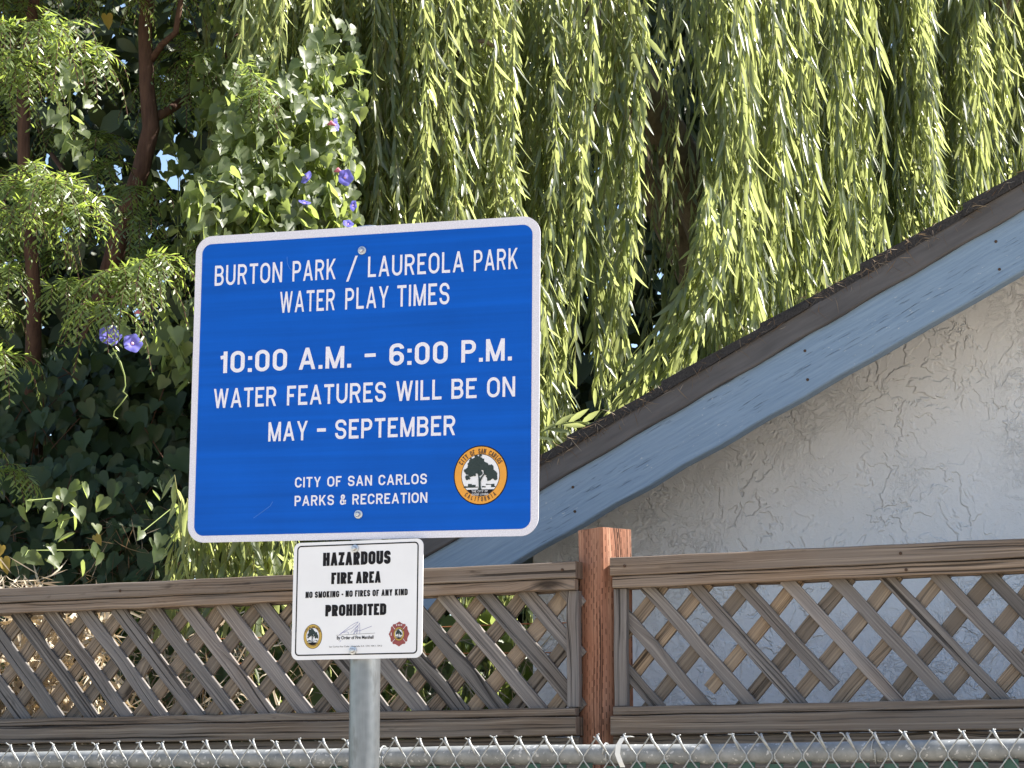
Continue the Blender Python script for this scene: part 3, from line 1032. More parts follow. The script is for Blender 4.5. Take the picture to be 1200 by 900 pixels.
# ------------------------------------------------------------------ white fire warning sign
fire = empty('warning_sign', (-.3023, 4.5, 2.0601), rotm(-.3441, -.0057, .0043))
setp(fire, 'small white sign with black HAZARDOUS FIRE AREA warning', 'sign')
m = MB(); plate(m, rrect(.2761, .2308, .014), -.0010, .0010); m.build('sign_plate', M['enamel'], fire)
m = MB(); ringband(m, rrect(.2590, .2170, .0085, -.0010, .0009), rrect(.2540, .2120, .0062, -.0010, .0009), -.0014); m.build('border_line', M['black'], fire)
def fline(words, z0, z1, mat='black', **k):
    mm = MB()
    put_text(mm, words, z0, z1, -.0014, **k)
    return mm.build('lettering', M[mat], fire)
fline([('HAZARDOUS', -.0742, .0698)], .0678, .0940, t=.235, gap=.06, wide=.74)
fline([('FIRE', -.0556, -.0098), ('AREA', -.0030, .0500)], .0315, .0543, t=.235, gap=.06, wide=.74)
fline([('NO SMOKING - NO FIRES OF ANY KIND', -.1103, .1068)], .0056, .0181, t=.225, gap=.09, space=.30, wide=.76)
fline([('PROHIBITED', -.0670, .0625)], -.0314, -.0089, t=.235, gap=.06, wide=.74)


def font_text(body, x0, x1, z0, hgt, y, mat, parent, bold=.0):
    c = bpy.data.curves.new('lettering', 'FONT')
    c.body = body
    c.offset = bold
    o = bpy.data.objects.new('lettering_source', c)
    COL.objects.link(o)
    dg = bpy.context.evaluated_depsgraph_get()
    dg.update()
    me = bpy.data.meshes.new_from_object(o.evaluated_get(dg))
    bpy.data.objects.remove(o)
    xs = [v.co.x for v in me.vertices]
    ys = [v.co.y for v in me.vertices]
    k = (x1 - x0) / (max(xs) - min(xs))
    xm = min(xs)
    for v in me.vertices:
        v.co = ((v.co.x - xm) * k + x0, y, z0 + v.co.y * hgt / .70)
    me.materials.clear(); me.materials.append(M[mat])
    r = bpy.data.objects.new('lettering', me)
    COL.objects.link(r)
    r.parent = parent
    return r
font_text('By Order of Fire Marshall', -.0412, .0366, -.0768, .0062, -.0014, 'black', fire, .025)
font_text('San Carlos Fire Code - Appendix II-A  CFC 104.1, 104.2', -.0572, .0548, -.0922, .0030, -.0014, 'black', fire, .0)
seal(fire, -.0926, -.0700, .0190, .0232, -.0010, False, 'gold')
# maltese badge
m = MB()
bx, bz, brx, brz = .0900, -.0690, .0212, .0236
out = []
for k in range(4):
    for da, rr in ((-41, .97), (-36, 1.0), (-24, .90), (-12, .93), (0, 1.02), (12, .93), (24, .90), (36, 1.0), (41, .97), (45, .90)):
        a = R(90 * k + da)
        out.append((bx + brx * rr * math.cos(a), bz + brz * rr * math.sin(a)))
plate(m, out, -.0014, -.0010)
badge = m.build('fire_badge', M['maroon'], fire)
m = MB()
for k in range(4):
    a = R(45 + 90 * k)
    d_ = Vector((math.cos(a), math.sin(a)))
    for q in stroke_poly([Vector((bx, bz)) + Vector((d_.x * brx, d_.y * brz)) * .52, Vector((bx, bz)) + Vector((d_.x * brx, d_.y * brz)) * .94], False, .0007):
        m.add([(p.x, -.0016, p.y) for p in q], [(0, 1, 2, 3)])
sheet(m, [(bx - brx * .80, bz - .003), (bx - brx * .74, bz - .003), (bx - brx * .74, bz + .003), (bx - brx * .80, bz + .003)], -.0016)
for k in range(4):
    x = bx + (k - 1.5) * .0036
    sheet(m, [(x - .0006, bz + brz * .66), (x + .0006, bz + brz * .66), (x + .0006, bz + brz * .80), (x - .0006, bz + brz * .80)], -.0016)
m.build('badge_lines', M['sealwhite'], badge)
seal(badge, bx, bz, .0108, .0128, -.0014, False, 'gold')
# signature
m = MB()
def sg(x, y):  # zoomed crop units -> sign metres
    return Vector((-.0432 + (x - 235) / 790 * .0832, -.0685 + (410 - y) / 260 * .0246))
for i, pl in enumerate(([(240, 412), (1020, 385)],)):
    for q in stroke_poly([sg(*p) for p in pl], False, .0005):
        m.add([(p.x, -.00135, p.y) for p in q], [(0, 1, 2, 3)])
m.build('signature_line', M['black'], fire)
m = MB()
for i, pl in enumerate(([(300, 405), (420, 310), (540, 215), (640, 160), (680, 148), (640, 200), (560, 270), (440, 322), (400, 350), (370, 365), (460, 345), (490, 365), (480, 400)], [(310, 400), (360, 365), (420, 310)],
        [(530, 370), (600, 300), (670, 225), (680, 260), (650, 395)], [(590, 395), (640, 270), (690, 215), (710, 170), (715, 300), (715, 400)], [(610, 340), (720, 330), (850, 280), (955, 240)], [(600, 395), (655, 300), (660, 400)], [(340, 520), (310, 555)])):
    for q in stroke_poly([sg(*p) for p in pl], False, .00055):
        m.add([(p.x, -.00145 - .00003 * i, p.y) for p in q], [(0, 1, 2, 3)])
m.build('signature', M['inkblue'], fire)
bolt(fire, -.0060, .1000, -.0014, .0080)
bolt(fire, -.0063, -.0994, -.0014, .0080)

# ------------------------------------------------------------------ the post they are bolted to
PX, PY = -.2880, 4.5405
post = empty('signpost', (PX, PY, 0))
setp(post, 'round galvanised steel pole carrying both signs', 'post')
m = MB()
tube(m, [(0, 0, z) for z in np.linspace(0, 2.812, 12)], .0300, 32)
m.build('pole', M['galv'], post, True)
m = MB()
tube(m, [(0, 0, 2.812), (0, 0, 2.816), (0, 0, 2.8175)], [.0308, .0308, .026], 32)
m.build('pole_cap', M['bolt'], post, True)

# ------------------------------------------------------------------ leaves
def template(stations, across3=True, fold=.25):
    """lance leaf: base, stations of (t, halfwidth), tip; returns verts (t, side, fold) and triangles"""
    v = [(0, 0, 0)]
    for (tt, w) in stations:
        v += [(tt, -w, fold * w), (tt, 0, 0), (tt, w, fold * w)]
    v.append((1, 0, 0))
    f = [(0, 2, 1), (0, 3, 2)]
    for i in range(len(stations) - 1):
        a, b = 1 + 3 * i, 4 + 3 * i
        f += [(a, a + 1, b + 1), (a, b + 1, b), (a + 1, a + 2, b + 2), (a + 1, b + 2, b + 1)]
    e = 1 + 3 * (len(stations) - 1)
    tip = len(v) - 1
    f += [(e, e + 1, tip), (e + 1, e + 2, tip)]
    return np.array(v, float), np.array(f)

LANCE = template([(.22, .75), (.50, 1.0), (.78, .62)])
NEEDLE = (np.array([(0, -.4, 0), (0, .4, 0), (.55, -1, 0), (.55, 1, 0), (1, 0, 0)], float), np.array([(0, 2, 1), (1, 2, 3), (2, 4, 3)]))
# three-lobed heart leaf: outline in (t along, side), centre vein
_ho = [(0.0, 0.0), (-.14, .16), (-.10, .42), (.12, .56), (.34, .46), (.56, .40), (.78, .20), (1.0, 0.0)]
_hv = [(0.0, 0, 0), (.38, 0, -.05)] + [(a, b, .10 + .10 * b) for a, b in _ho[1:-1]] + [(1.0, 0, 0)] + [(a, -b, .10 + .10 * b) for a, b in _ho[1:-1][::-1]]
_n = len(_hv)
_ring = [0] + list(range(2, _n))
HEART = (np.array(_hv, float), np.array([(1, _ring[(i + 1) % len(_ring)], _ring[i]) for i in range(len(_ring))]))
BROAD = template([(.2, .8), (.5, 1.0), (.8, .55)], True, .2)


def leaves(tpl, base, d, n, L, Wd, curl, tint):
    """many leaves at once: base, direction, normal, length, half width, curl along -normal"""
    tv, tf = tpl
    d = unit(d)
    s = unit(np.cross(d, n))
    n = np.cross(s, d)
    N = len(base)
    t = tv[:, 0][None, :, None]
    V = base[:, None, :] + d[:, None, :] * (t * L[:, None, None]) + s[:, None, :] * (tv[:, 1][None, :, None] * Wd[:, None, None]) \
        + n[:, None, :] * (tv[:, 2][None, :, None] * Wd[:, None, None] - (curl * L)[:, None, None] * t * t)
    F = tf[None] + (np.arange(N) * len(tv))[:, None, None]
    return V.reshape(-1, 3), F.reshape(-1, 3), np.repeat(tint, len(tv))


class Leaves:
    def __init__(s): s.V = []; s.F = []; s.T = []; s.n = 0
    def add(s, VFT):
        V, F, T = VFT
        s.V.append(V); s.F.append(F + s.n); s.T.append(T); s.n += len(V)
    def build(s, name, mat, parent=None):
        return big_mesh(name, np.concatenate(s.V), np.concatenate(s.F), mat, np.concatenate(s.T), parent)


def strips(P0, P1, r):
    """thin three-sided twigs between point arrays"""
    d = unit(P1 - P0)
    a = unit(np.cross(d, np.array([.3, .9, .31])))
    b = np.cross(d, a)
    vs = []
    for P in (P0, P1):
        for k in range(3):
            an = 2 * pi * k / 3
            vs.append(P + (a * math.cos(an) + b * math.sin(an)) * r)
    V = np.stack(vs, 1)
    tf = np.array([(0, 1, 4), (0, 4, 3), (1, 2, 5), (1, 5, 4), (2, 0, 3), (2, 3, 5)])
    F = tf[None] + (np.arange(len(P0)) * 6)[:, None, None]
    return V.reshape(-1, 3), F.reshape(-1, 3), np.full(len(P0) * 6, .5)

# ------------------------------------------------------------------ weeping willow
wroot = np.array([1.35, 10.6, 0.0])
willow = empty('weeping_willow', tuple(wroot))
setp(willow, 'weeping willow hanging long curtains of narrow leaves behind the house', 'tree')
WL = Leaves(); WT = Leaves()

def roof_z(x, y):
    s = (x - FO.x) * FT.x + (y - FO.y) * FT.y
    off = (x - FO.x) * FN.x + (y - FO.y) * FN.y
    inside = (s > EV - .05) & (off > .55) & (off < BACK + .35)
    ss = np.where(s <= SPK, s, 2 * SPK - s)
    return np.where(inside, rake(ss) + .03, -1.0)

def strand(root, length, lean=(0, 0), wob=.03, gapm=.019, Lr=(.070, .120), Wr=(.0070, .0100), tint=.5, spread=.42, drop=None):
    n = max(6, int(length / gapm))
    tt = (np.arange(n) + .5) / n
    ph = rng.uniform(0, 6.28, 4)
    fr = rng.uniform(2, 5, 2)
    def cur(t):
        z = -length * t
        x = lean[0] * t * t + wob * np.sin(fr[0] * t + ph[0]) * t + .006 * np.sin(14 * t + ph[2])
        y = lean[1] * t * t + wob * np.sin(fr[1] * t + ph[1]) * t + .006 * np.sin(13 * t + ph[3])
        return np.stack([root[0] + x, root[1] + y, root[2] + z], -1)
    P = cur(tt)
    keep = P[:, 2] > roof_z(P[:, 0], P[:, 1]) + .01
    if not keep.all():
        i = int(np.argmin(keep))
        P = P[:max(i, 0)]
    if len(P) < 4: return
    n = len(P)
    Q0, Q1 = P[:-1:2], P[1::2]
    m_ = min(len(Q0), len(Q1))
    st = P[::4]
    if len(st) > 1:
        WT.add(strips(st[:-1], st[1:], .0013))
    ax = unit(np.gradient(P, axis=0))
    ang = np.arange(n) * 2.4 + rng.uniform(0, 6.28) + rng.normal(0, .4, n)
    side = np.stack([np.cos(ang), np.sin(ang), np.zeros(n)], -1)
    sp = np.clip(rng.normal(spread, .24, n), .03, 1.3)
    d = ax + side * sp[:, None] + np.array([0, 0, -.25])
    nn = side * .8 + rng.normal(0, .45, (n, 3)) + np.array([0, 0, .3])
    L = rng.uniform(Lr[0] * .75, Lr[1], n) * np.where(np.arange(n) > n - 8, .75, 1.0)
    Wd = rng.uniform(Wr[0], Wr[1], n) * (L / Lr[1]) ** .4
    ti = np.clip(tint + rng.normal(0, .28, n), 0, 1)
    WL.add(leaves(LANCE, P, d, nn, L, Wd, rng.normal(.12, .20, n), ti))

def tress(x, y, ztop, zbot, n, rad, lean=(0, 0), tint=.5, **k):
    for i in range(n):
        a, r = rng.uniform(0, 6.28), rad * math.sqrt(rng.uniform())
        z0 = ztop + rng.uniform(-.2, .2)
        zb = zbot + abs(rng.normal(0, .22))
        rt = np.array([x + r * math.cos(a), y + r * math.sin(a), z0])
        if z0 - zb > .15:
            strand(rt, z0 - zb, (lean[0] + rng.normal(0, .07), lean[1] + rng.normal(0, .03)), tint=np.clip(tint + rng.normal(0, .12), 0, 1), **k)

def curtain_y(x):        # the face of the curtain recedes to the right
    if x < .45:
        return 6.35 + .80 * (x + .85)
    return 7.60 + 1.15 * (x - .60)

def wx(px, Y):
    return (px - 600) / 2700 * Y * 1.04

# (photo x, extra depth, lowest photo y, strands, radius)
plan = []
for px in range(300, 652, 16):                      # left part, fine short leaves
    plan.append((px + rng.uniform(-8, 8), rng.uniform(0, .35), rng.uniform(500, 690), 9, .12, .6, dict(Lr=(.055, .115), Wr=(.0056, .0080), spread=.60, wob=.08, gapm=.0125)))
for px in range(845, 1420, 15):                     # right part, dense and bright
    plan.append((px + rng.uniform(-8, 8), rng.uniform(0, .4), 900, 10, .15, .6, dict(Lr=(.10, .175), Wr=(.0060, .0090), gapm=.0165, wob=.08, spread=.36)))
for px, zb in ((655, 540), (672, 520), (690, 440), (722, 300), (735, 255), (728, 470), (745, 500)):
    plan.append((px, rng.uniform(0, .2), zb, 6, .045, .55, {}))
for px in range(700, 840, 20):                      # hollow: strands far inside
    plan.append((px, rng.uniform(1.0, 1.7), 760, 2, .10, .2, {}))  # low tint puts the inner shade into the leaf colour
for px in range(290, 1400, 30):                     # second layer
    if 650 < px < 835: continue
    plan.append((px + rng.uniform(-10, 10), rng.uniform(.7, 1.4), rng.uniform(640, 760), 6, .16, .35, {}))  # this layer is darkened by tint as if shaded
for (px, ex, pyb, n, rad, ti, kw) in plan:
    x = wx(px, 7.5)
    for _ in range(6):
        y = curtain_y(x) + ex
        x = wx(px, y)
    zt = at(px, -40, y)[2] + rng.uniform(0, .25)
    zb = max(at(px, pyb, y)[2], 1.75)
    tress(x, y, zt, zb, n, rad, (rng.normal(-.02, .05), 0), ti, **kw)
# the leaning spray that touches the roof edge, sunlight put into its pale tint
for i in range(16):
    a = at(845 + rng.uniform(-25, 15), 245 + rng.uniform(-60, 30), 6.95 + rng.uniform(-.1, .1))
    b = at(735 + rng.uniform(-35, 40), 470 + rng.uniform(-25, 20), 6.95)
    strand(a, a[2] - b[2], (b[0] - a[0], 0), wob=.03, gapm=.014, tint=.85, spread=.5, Lr=(.06, .10))
# strands low on the left, seen beneath the blue sign and through the lattice
for i in range(34):
    px = rng.uniform(205, 345)
    y = 5.85 + rng.uniform(0, .18)
    a = at(px, 590 + rng.uniform(-50, 25), y)
    strand(a, rng.uniform(.22, .40), (rng.normal(0, .04), 0), gapm=.016, tint=.75, Lr=(.07, .12), Wr=(.0075, .010), spread=.6)
for i in range(40):
    px = rng.uniform(360, 660)
    y = 6.9 + rng.uniform(0, .8)
    a = at(px, 560 + rng.uniform(-60, 60), y)
    strand(a, rng.uniform(.5, .8), (0, 0), tint=.5, Lr=(.06, .10))
WL.V = [v - wroot for v in WL.V]; WT.V = [v - wroot for v in WT.V]
WL.build('crown', M['willow'], willow)
WT.build('hanging_twigs', M['twig'], willow)
# trunk and limbs
m = MB()
tube(m, [(0, 0, 0), (.03, -.05, .8), (-.05, -.1, 1.8), (.02, -.2, 2.9)], [.34, .27, .24, .22], 14)
m.build('trunk', M['willowbark'], willow, True)
for ex, ey, ez in ((-2.0, -2.9, 5.3), (-.9, -2.5, 5.6), (.3, -2.1, 5.7), (1.4, -1.8, 5.6), (-2.4, -1.6, 5.5), (2.2, -.6, 5.8), (-.4, -.6, 6.2)):
    m = MB()
    P_ = []
    for i in range(9):
        q = i / 8
        P_.append((ex * q ** 1.3 + .02, -.2 + (ey + .2) * q ** 1.2, 2.75 + (ez - 2.75) * math.sin(q * pi / 2) + .05 * math.sin(q * 9 + ex)))
    tube(m, P_, [.13 * (1 - i / 8) ** .8 + .018 for i in range(9)], 9)
    m.build('limb', M['willowbark'], willow, True)
m = MB()
P_ = [at(440, 120, 7.15), at(490, 82, 7.0), at(520, 66, 6.98), at(545, 60, 6.95), at(556, 49, 6.95), at(568, 48, 6.95), at(580, 55, 6.95), at(606, 57, 7.0)]
tube(m, [p - wroot for p in P_], [.010, .009, .008, .0075, .008, .0075, .007, .005], 8)
m.build('bare_branch', M['willowbark'], willow, True)
# sprig resting over the roof edge
SP = Leaves()
a, b = at(622, 515, 6.05), at(690, 497, 5.98)
n = 9
tq = np.linspace(.05, 1, n)
P = a[None] + (b - a)[None] * tq[:, None]
P[:, 2] += .02 * np.sin(tq * 3)
d = np.tile(b - a, (n, 1)) * 4 + np.stack([np.zeros(n), np.zeros(n), np.where(np.arange(n) % 2, .25, -.22)], -1)
SP.add(leaves(LANCE, P, d, np.tile([.1, -.8, .5], (n, 1)) + rng.normal(0, .2, (n, 3)), rng.uniform(.05, .08, n), np.full(n, .008), rng.uniform(0, .2, n), np.full(n, .95)))
SP.add(strips(P[:-1], P[1:], .0016))
SP.V = [v - wroot for v in SP.V]
SP.build('sprig', M['willow'], willow)

# ------------------------------------------------------------------ fern pine at the left
proot = at(60, 700, 7.35); proot[2] = 0
pine = empty('fern_pine', tuple(proot))
setp(pine, 'tree with reddish stems and drooping sprays of fine needle leaves', 'tree')
PL = Leaves(); PT = Leaves()
def spray(c, size, out=(0, -1), tint=.5, ntw=13):
    """a drooping fan of twigs with two ranks of needle leaves"""
    o = np.array([out[0], out[1], 0.0]); o = o / (np.linalg.norm(o) + 1e-6)
    for i in range(ntw):
        az = rng.normal(0, .9)
        dirh = np.array([o[0] * math.cos(az) - o[1] * math.sin(az), o[0] * math.sin(az) + o[1] * math.cos(az), 0])
        L = size * rng.uniform(.6, 1.1)
        n = int(L / .0072)
        t = np.linspace(0, 1, n)
        rise = rng.uniform(-.2, .55)
        P = c[None] + dirh[None] * (L * .75 * np.sin(t * 1.3))[:, None] + np.array([0, 0, 1.0])[None] * (L * (rise * t - .95 * t * t))[:, None]
        P += rng.normal(0, .012, 3)[None]
        ax = unit(np.gradient(P, axis=0))
        sd = unit(np.cross(ax, np.array([0, 0, 1.0])))
        up = np.cross(sd, ax)
        sg_ = np.where(np.arange(n) % 2, 1.0, -1.0)
        d = ax * .75 + sd * (sg_ * rng.uniform(.55, 1.0, n))[:, None] + up * rng.normal(-.1, .25, n)[:, None]
        ln = rng.uniform(.036, .060, n) * np.clip(1.25 - t, .35, 1)
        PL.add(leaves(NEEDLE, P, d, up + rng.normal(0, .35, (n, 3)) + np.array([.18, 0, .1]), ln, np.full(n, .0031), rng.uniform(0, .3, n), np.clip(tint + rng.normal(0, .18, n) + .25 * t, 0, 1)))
        q = P[::5]
        PT.add(strips(q[:-1], q[1:], .0013))

def spray_px(px, py, Y, size, tint=.5, ntw=13, k=3, sp=(28, 22)):
    for i in range(k):
        c = at(px + rng.normal(0, sp[0]), py + rng.normal(0, sp[1]), Y + rng.normal(0, .10))
        spray(c, size, (rng.normal(.2, .6), -1), tint, ntw)
for (px, py, Y, sz, ti, k) in ((42, 42, 5.90, .17, .9, 5), (22, 70, 5.95, .15, .85, 3), (62, 200, 5.92, .17, .9, 4), (80, 232, 6.0, .15, .6, 3), (30, 215, 6.1, .15, .6, 2), (128, 325, 5.88, .16, .95, 5), (100, 340, 6.0, .14, .7, 2),
                               (4, 300, 5.9, .13, .9, 2), (2, 350, 5.9, .14, .9, 3), (8, 395, 5.92, .12, .9, 2), (15, 540, 6.3, .12, .6, 2), (275, 95, 6.4, .12, .9, 2), (262, 225, 6.35, .12, .95, 3), (240, 240, 6.35, .10, .9, 2), (165, 260, 6.6, .15, .4, 3), (175, 310, 6.6, .14, .4, 3)):
    spray_px(px, py, Y, sz * 1.1, ti, 11, k)  # tint puts sun and shade into each spray's leaf colour
for i in range(60):           # mass behind and above, shade put into its low leaf tint
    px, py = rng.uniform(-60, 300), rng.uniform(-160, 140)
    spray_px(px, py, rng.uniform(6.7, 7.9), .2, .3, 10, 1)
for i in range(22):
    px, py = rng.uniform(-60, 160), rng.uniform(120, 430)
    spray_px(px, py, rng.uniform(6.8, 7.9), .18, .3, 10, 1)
n = 30000                       # unseen crown overhead, added and cut to shade the foliage below
P = np.stack([rng.uniform(-2.6, .0, n), rng.uniform(6.65, 9.6, n), np.zeros(n)], -1)
P = P[(P[:, 0] < -.85) | (P[:, 1] > 7.1)]; n = len(P)
P[:, 2] = 1.65 + .372 * P[:, 1] + rng.uniform(0.03, 1.3, n)
L = rng.uniform(.05, .09, n)
PL.add(leaves(BROAD, P, rng.normal(0, 1, (n, 3)) + np.array([0, 0, -.6]), rng.normal(0, .7, (n, 3)) + np.array([0, 0, 1]), L, L * .3, rng.uniform(0, .3, n), rng.uniform(0, .6, n)))
PL.V = [v - proot for v in PL.V]; PT.V = [v - proot for v in PT.V]
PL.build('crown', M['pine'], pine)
PT.build('twigs', M['redbark'], pine)
def stem(pts, rad, name='trunk'):
    m = MB()
    tube(m, [np.array(p) - proot for p in pts], rad, 10)
    return m.build(name, M['redbark'], pine, True)
b0_ = at(60, 700, 7.3)
def g0(px): return np.array([*at(px, 700, 7.3)[:2], 0.0])
stem([g0(45), at(40, 640, 7.2), at(38, 480, 7.1), at(40, 340, 7.0), at(28, 200, 6.95), at(27, 110, 6.95), at(40, 0, 7.0), at(60, -150, 7.1)], [.05, .036, .03, .022, .020, .019, .018, .015])
stem([g0(80), at(80, 600, 7.3), at(92, 450, 7.2), at(120, 350, 7.1), at(143, 265, 7.05), at(165, 200, 7.0), at(177, 150, 7.0), at(172, 100, 7.0), at(170, 40, 7.0), at(178, -150, 7.1)], [.06, .045, .038, .034, .030, .029, .028, .024, .022, .018])
stem([at(177, 140, 7.0), at(200, 128, 7.05), at(240, 100, 7.2), at(280, 40, 7.3)], [.017, .015, .013, .010], 'limb')
stem([at(178, 70, 7.0), at(190, 52, 6.95), at(206, 38, 6.9), at(215, -20, 6.9)], [.012, .011, .010, .008], 'limb')
stem([at(140, 270, 7.05), at(110, 250, 7.2), at(60, 180, 7.3)], [.014, .011, .008], 'limb')

# ------------------------------------------------------------------ flowering vine
vroot = at(260, 700, 6.7); vroot[2] = 0
vine = empty('morning_glory_vine', tuple(vroot))
setp(vine, 'morning glory vine with heart leaves and violet flowers', 'vine')
VL = Leaves(); VT = Leaves()
def patch(px, py, rx, ry, Y0, Y1, n, Lr=(.027, .054), tint=.5, rec=0.0, sun=1):
    u = rng.uniform(0, 6.28, n); r = np.sqrt(rng.uniform(0, 1, n))
    Ys = rng.uniform(Y0, Y1, n)
    Ys = Ys + rec * rx * r * np.cos(u) * 6.4 / 2700
    P = np.stack([at(px + rx * r[i] * math.cos(u[i]), py + ry * r[i] * math.sin(u[i]), Ys[i]) for i in range(n)])
    d = np.stack([rng.normal(0, .5, n), rng.normal(-.25, .35, n), rng.normal(-.85, .35, n)], -1)
    nn = np.stack([rng.normal(.65 if sun else .1, .45, n), rng.normal(-.42 if sun else -.8, .4, n), rng.normal(.6, .35, n)], -1)
    L = rng.uniform(Lr[0], Lr[1], n)
    VL.add(leaves(HEART, P, d, nn, L, L * rng.uniform(.85, 1.1, n), rng.uniform(-.1, .35, n), np.clip(tint + rng.normal(0, .2, n), 0, 1)))
    # climbing stems
    k = max(2, n // 6)
    i0, i1 = rng.integers(0, n, k), rng.integers(0, n, k)
    ok = np.linalg.norm(P[i0] - P[i1], axis=1) < .35
    if ok.any():
        VT.add(strips(P[i0][ok], P[i1][ok] + np.array([0, .03, 0]), .0017))
patch(335, 190, 85, 95, 6.2, 6.5, 820, tint=.8, rec=.9)  # high tints put sunlight into the leaf colour of these clusters
patch(290, 240, 75, 45, 6.1, 6.35, 500, tint=.85, rec=.9)
patch(350, 250, 70, 40, 6.2, 6.45, 330, tint=.8, rec=.9)
patch(300, 120, 50, 50, 6.35, 6.6, 170, tint=.7, rec=.9)
patch(390, 90, 40, 70, 6.4, 6.7, 150, tint=.7, rec=.9)
patch(405, 450, 175, 165, 6.35, 7.1, 1500, tint=.4)      # unseen leaves behind the signs, added to shade the ivy
patch(268, 130, 40, 110, 6.75, 7.1, 150, tint=.25)  # low tint puts shade into the leaf colour here
patch(215, 400, 35, 60, 6.3, 6.6, 60, tint=.7)
patch(80, 110, 26, 40, 6.25, 6.5, 22, tint=.7)
patch(88, 160, 22, 35, 6.25, 6.5, 16, tint=.7)
VL_, VT_ = VL, VT
VL = Leaves(); VT = Leaves()
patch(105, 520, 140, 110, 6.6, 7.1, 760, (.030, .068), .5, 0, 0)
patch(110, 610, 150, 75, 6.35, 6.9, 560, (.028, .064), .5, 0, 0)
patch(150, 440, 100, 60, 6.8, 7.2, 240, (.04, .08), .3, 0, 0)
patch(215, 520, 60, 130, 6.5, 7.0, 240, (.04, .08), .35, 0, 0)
IL, IT = VL, VT
VL, VT = VL_, VT_
patch(175, 390, 45, 18, 6.2, 6.35, 12, tint=.8)
patch(215, 250, 40, 90, 6.9, 7.3, 50, tint=.3)
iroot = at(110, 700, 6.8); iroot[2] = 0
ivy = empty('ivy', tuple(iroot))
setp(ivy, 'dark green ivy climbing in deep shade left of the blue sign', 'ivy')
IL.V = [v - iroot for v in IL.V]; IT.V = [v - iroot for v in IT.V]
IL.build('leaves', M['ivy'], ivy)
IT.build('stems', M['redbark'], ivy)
patch(84, 612, 30, 18, 5.98, 6.12, 8, (.032, .050), .8)  # a few leaves tinted lighter as if sunlit
patch(97, 577, 30, 12, 6.0, 6.14, 6, (.030, .046), .8)
patch(52, 590, 30, 16, 6.0, 6.2, 5, (.03, .045), .7)
patch(70, 652, 60, 14, 5.98, 6.2, 9, (.030, .05), .5)
patch(190, 620, 40, 50, 6.0, 6.3, 9, (.028, .045), .4)
VL.V = [v - vroot for v in VL.V]; VT.V = [v - vroot for v in VT.V]
VL.build('leaves', M['vine'], vine)
VT.build('stems', M['stem'], vine)
YL = Leaves()
P = np.stack([at(125, 18, 7.0), at(4, 655, 6.1), at(112, 628, 6.3), at(2, 640, 6.1)])
YL.add(leaves(HEART, P, np.array([[.2, -.1, -1], [.3, 0, -1], [.5, 0, -.8], [-.2, 0, -1]]), np.array([[.2, -.9, .3]] * 4), np.array([.050, .044, .032, .030]), np.array([.034, .030, .022, .022]), np.array([.1] * 4), np.array([.5, .6, .9, .3])))
YL.V = [v - vroot for v in YL.V]
YL.build('yellow_leaves', M['vineold'], vine)

def flower(c, facing, r):
    """funnel shaped bloom with five fused petals"""
    f = Vector(facing).normalized()
    q = f.to_track_quat('Z', 'Y').to_matrix()
    m = MB()
    n = 30
    prof = [(.10, -.55), (.16, -.25), (.34, -.06), (.70, .04), (1.0, .02)]
    v, tt = [], []
    for (rr, z) in prof:
        for k in range(n):
            a = 2 * pi * k / n
            lob = 1 + (.07 * math.cos(5 * a) + .02 * math.cos(10 * a)) * (rr > .5)
            p = q @ Vector((rr * lob * r * math.cos(a), rr * lob * r * math.sin(a), z * r + .05 * r * math.cos(5 * a) * rr))
            v.append(p)
            tt.append(rr if rr < .5 else min(1, rr * (.62 + .38 * abs(math.cos(2.5 * a)))))
    fcs = [(i * n + k, i * n + (k + 1) % n, (i + 1) * n + (k + 1) % n, (i + 1) * n + k) for i in range(len(prof) - 1) for k in range(n)]
    m.add(v, fcs)
    m.t = tt
    o = m.build('flower', M['petal'], vine, True)
    o.location = Vector(c) - Vector(vroot)
    m = MB()
    P_ = [q @ Vector((0, 0, z * r)) for z in (-.60, -.3, -.12, -.02)]
    tube(m, P_, [.05 * r, .13 * r, .17 * r, .04 * r], 10)
    m.build('throat', M['throat'], o, True)
    m = MB()
    tube(m, [q @ Vector((0, 0, -.5 * r)), q @ Vector((0, .02 * r, -1.2 * r))], [.12 * r, .06 * r], 8)
    m.build('calyx', M['stem'], o, True)
    return o
flower(at(129, 393, 5.80), (.30, -.90, .32), .0290)
flower(at(155.5, 402, 5.82), (.42, -.90, .15), .0250)
flower(at(359, 208, 6.22), (-.6, -.7, .35), .0200)
flower(at(405, 208, 6.20), (.45, -.8, -.2), .0230)
flower(at(357, 237, 6.22), (.2, -.5, .8), .0170)
flower(at(394, 146, 6.24), (1, -.35, .15), .0180)
flower(at(414, 241, 6.22), (.8, -.5, -.3), .0150)
flower(at(408, 262, 6.20), (.2, -.7, .5), .0150)
for (px, py) in ((396, 201), (388, 146), (162, 367)):
    m = MB()
    tube(m, [np.array(at(px - 4, py, 6.2)) - vroot, np.array(at(px, py - 2, 6.19)) - vroot, np.array(at(px + 5, py + 1, 6.2)) - vroot], [.003, .007, .002], 7)
    m.build('bud', M['bud'], vine, True)
m = MB()
td = [(132, 408), (139, 421), (141, 425), (146, 440), (147, 452), (144, 459), (149, 463), (141, 474), (134, 482), (133, 488), (138, 491)]
tube(m, [np.array(at(x, y, 5.86)) - vroot for x, y in td], [.0018, .0020, .0032, .0018, .0017, .0026, .0020, .0016, .0014, .0014, .0020], 6)
m.build('tendril', M['stem'], vine, True)

